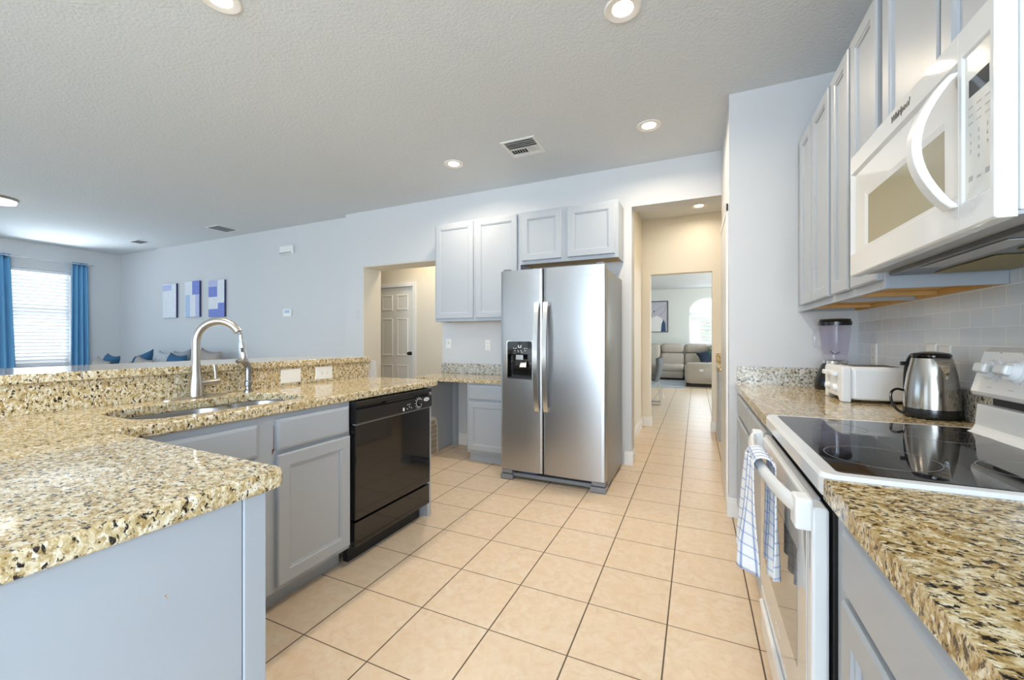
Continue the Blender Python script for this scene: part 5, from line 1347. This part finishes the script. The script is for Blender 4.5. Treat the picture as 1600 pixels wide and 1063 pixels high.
o = thing('recliner_sofa', 'taupe sectional recliner sofa seen through the hallway doorway', 'sofa', (-0.2, 12.9, 0))
sx = [-1.75, -1.02, -0.33, 0.36]
for k in range(2):
    x0, x1 = (-1.02, -0.335) if k == 0 else (-0.325, 0.36)
    b = MB(); rbox(b, x0, x1, 13.62, 14.16, 0.42, 0.80, 0.07); b.build('lumbar_cushion', 'sofa_taupe', o)
    b = MB(); rbox(b, x0, x1, 13.66, 14.18, 0.80, 1.09, 0.09); b.build('headrest', 'sofa_taupe', o)
    b = MB(); rbox(b, x0, x1, 13.05, 13.75, 0.26, 0.48, 0.06); b.build('seat_cushion', 'sofa_taupe', o)
    b = MB(); rbox(b, x0 + 0.01, x1 - 0.01, 13.06, 13.30, 0.06, 0.27, 0.04); b.build('footrest', 'sofa_taupe', o)
b = MB(); rbox(b, -1.75, -1.03, 13.62, 14.18, 0.06, 1.08, 0.09); b.build('headrest', 'sofa_taupe', o)
MB().box(-1.7, 0.5, 13.2, 14.1, 0.002, 0.06).build('plinth', 'sofa_black', o)
b = MB(); rbox(b, 0.37, 1.25, 13.1, 14.15, 0.06, 1.07, 0.10); b.build('corner_wedge', 'sofa_taupe', o)
b = MB(); rbox(b, -0.27, 0.70, 11.40, 11.82, 0.06, 0.62, 0.10); b.build('side_arm', 'sofa_taupe', o)
MB().box(-0.24, 0.68, 11.43, 13.0, 0.002, 0.06).build('plinth', 'sofa_black', o)
b = MB(); rbox(b, -0.22, 1.3, 11.83, 13.05, 0.10, 0.47, 0.08); b.build('seat_cushion', 'sofa_taupe', o)
MB().box(0.075, 0.165, 11.394, 11.3995, 0.405, 0.455).build('recline_switch', 'logo_pale', o, 0.003)
cushion('navy pillow lying on the taupe recliner in the front room', 0.33, 12.3, 0.765, 0.56, 0.36, 0.16, 0.0, R(-20), R(-20), 'pillow_navy')
# plant
o = thing('potted_plant', 'green long-leaved plant beside the recliner, at the right doorway edge', 'plant', (0.53, 11.2, 0))
MB().lathe([(0.10, 0.001), (0.13, 0.02), (0.15, 0.30), (0.135, 0.30), (0.12, 0.27), (0.001, 0.27)], (0.53, 11.2, 0), 24).build('pot', 'white_plastic', o)
b = MB(); random.seed(11)
for k in range(40):
    a = random.uniform(0, 2 * math.pi); L = random.uniform(0.30, 0.55); h = random.uniform(0.75, 1.15)
    d1 = Vector((math.cos(a), math.sin(a), 0)); s1 = Vector((-math.sin(a), math.cos(a), 0)); pts = []
    for i in range(8):
        t = i / 7; p = Vector((0.53, 11.2, 0.27)) + d1 * (L * t * 0.8) + up * (h * (t * 1.9 - 1.25 * t * t))
        w = 0.020 * math.sin(math.pi * min(t * 0.92 + 0.08, 1)) + 0.001
        pts.append([p - s1 * w, p + up * 0.002, p + s1 * w])
    b.loft(pts, False, False, smooth=True, closed=False)
b.build('leaves', 'leaf_green', o, recalc=False)
# framed abstract
o = thing('framed_picture', 'framed abstract print with a white shape, on the front room wall', 'picture', (-0.95, 14.4, 1.46))
px0, px1, pz0, pz1 = -1.62, -0.84, 1.46, 2.50
F = face_ny(14.399, px0, pz0); w, h = px1 - px0, pz1 - pz0
MB().fbox(F, 0, 0.025, 0, h, 0, 0.03).fbox(F, w - 0.025, w, 0, h, 0, 0.03).fbox(F, 0.025, w - 0.025, 0, 0.025, 0, 0.03).fbox(F, 0.025, w - 0.025, h - 0.025, h, 0, 0.03).build('frame', 'picture_frame', o)
MB().fbox(F, 0.025, w - 0.025, 0.025, h - 0.025, 0, 0.010).build('print', 'art_ground', o)
MB().fprism(F, [(0.10, 0.026), (0.62, 0.026), (0.66, 0.22), (0.58, 0.46), (0.44, 0.56), (0.28, 0.50), (0.16, 0.34)], 0.0101, 0.0108).build('painted_shape', 'art_white', o)
MB().fprism(F, [(0.55, 0.026), (0.70, 0.026), (0.69, 0.30), (0.63, 0.42), (0.57, 0.28)], 0.0109, 0.0114).build('painted_shape', 'art_navy', o)
MB().fprism(F, [(0.33 + 0.022 * math.cos(i * 0.6283), 0.70 + 0.028 * math.sin(i * 0.6283)) for i in range(10)], 0.0109, 0.0114).build('painted_shape', 'art_navy', o)
MB().tube([F(0.12, 0.40, 0.0115), F(0.30, 0.66, 0.0115), F(0.55, 0.84, 0.0115), F(0.70, 0.90, 0.0115), F(0.66, 0.70, 0.0115), F(0.46, 0.52, 0.0115)], 0.0035, 6).build('painted_line', 'art_navy', o)
# rug and chair
o = MB().box(-2.2, -0.28, 10.95, 13.02, 0.0005, 0.012).build('rug', 'rug_blue'); tag(o, 'pale blue-grey rug in front of the taupe recliner sofa', 'rug')
o = thing('dining_chair', 'grey upholstered chair on a chrome sled frame, left in the doorway', 'chair', (-0.95, 8.15, 0))
def shell(u, v):
    a = u * 2 - 1
    if v < 0.5:
        t = v / 0.5; x = -1.10 + 0.44 * t; z = 0.47 - 0.03 * math.sin(math.pi * t)
        return (x, 8.15 + a * 0.24, z + 0.05 * a * a)
    t = (v - 0.5) / 0.5; ang = t
    x = -0.66 + 0.06 * t + 0.03 * math.sin(math.pi * t); z = 0.45 + 0.42 * t
    return (x - 0.06 * a * a, 8.15 + a * (0.25 - 0.03 * t), z)
MB().grid(shell, 16, 24).build('seat_shell', 'chair_grey', o, recalc=False, solid=0.05)
for s in (-1, 1):
    y = 8.15 + s * 0.22
    MB().tube([(-0.98, y, 0.44), (-1.02, y, 0.25), (-1.05, y, 0.05), (-1.02, y, 0.013), (-0.95, y, 0.012), (-0.66, y, 0.012), (-0.60, y, 0.02), (-0.585, y, 0.06), (-0.62, y, 0.25), (-0.68, y, 0.425)], 0.011, 10).build('leg_frame', 'chrome', o)

for ob in list(COL.objects):
    if '_local' in ob: del ob['_local']
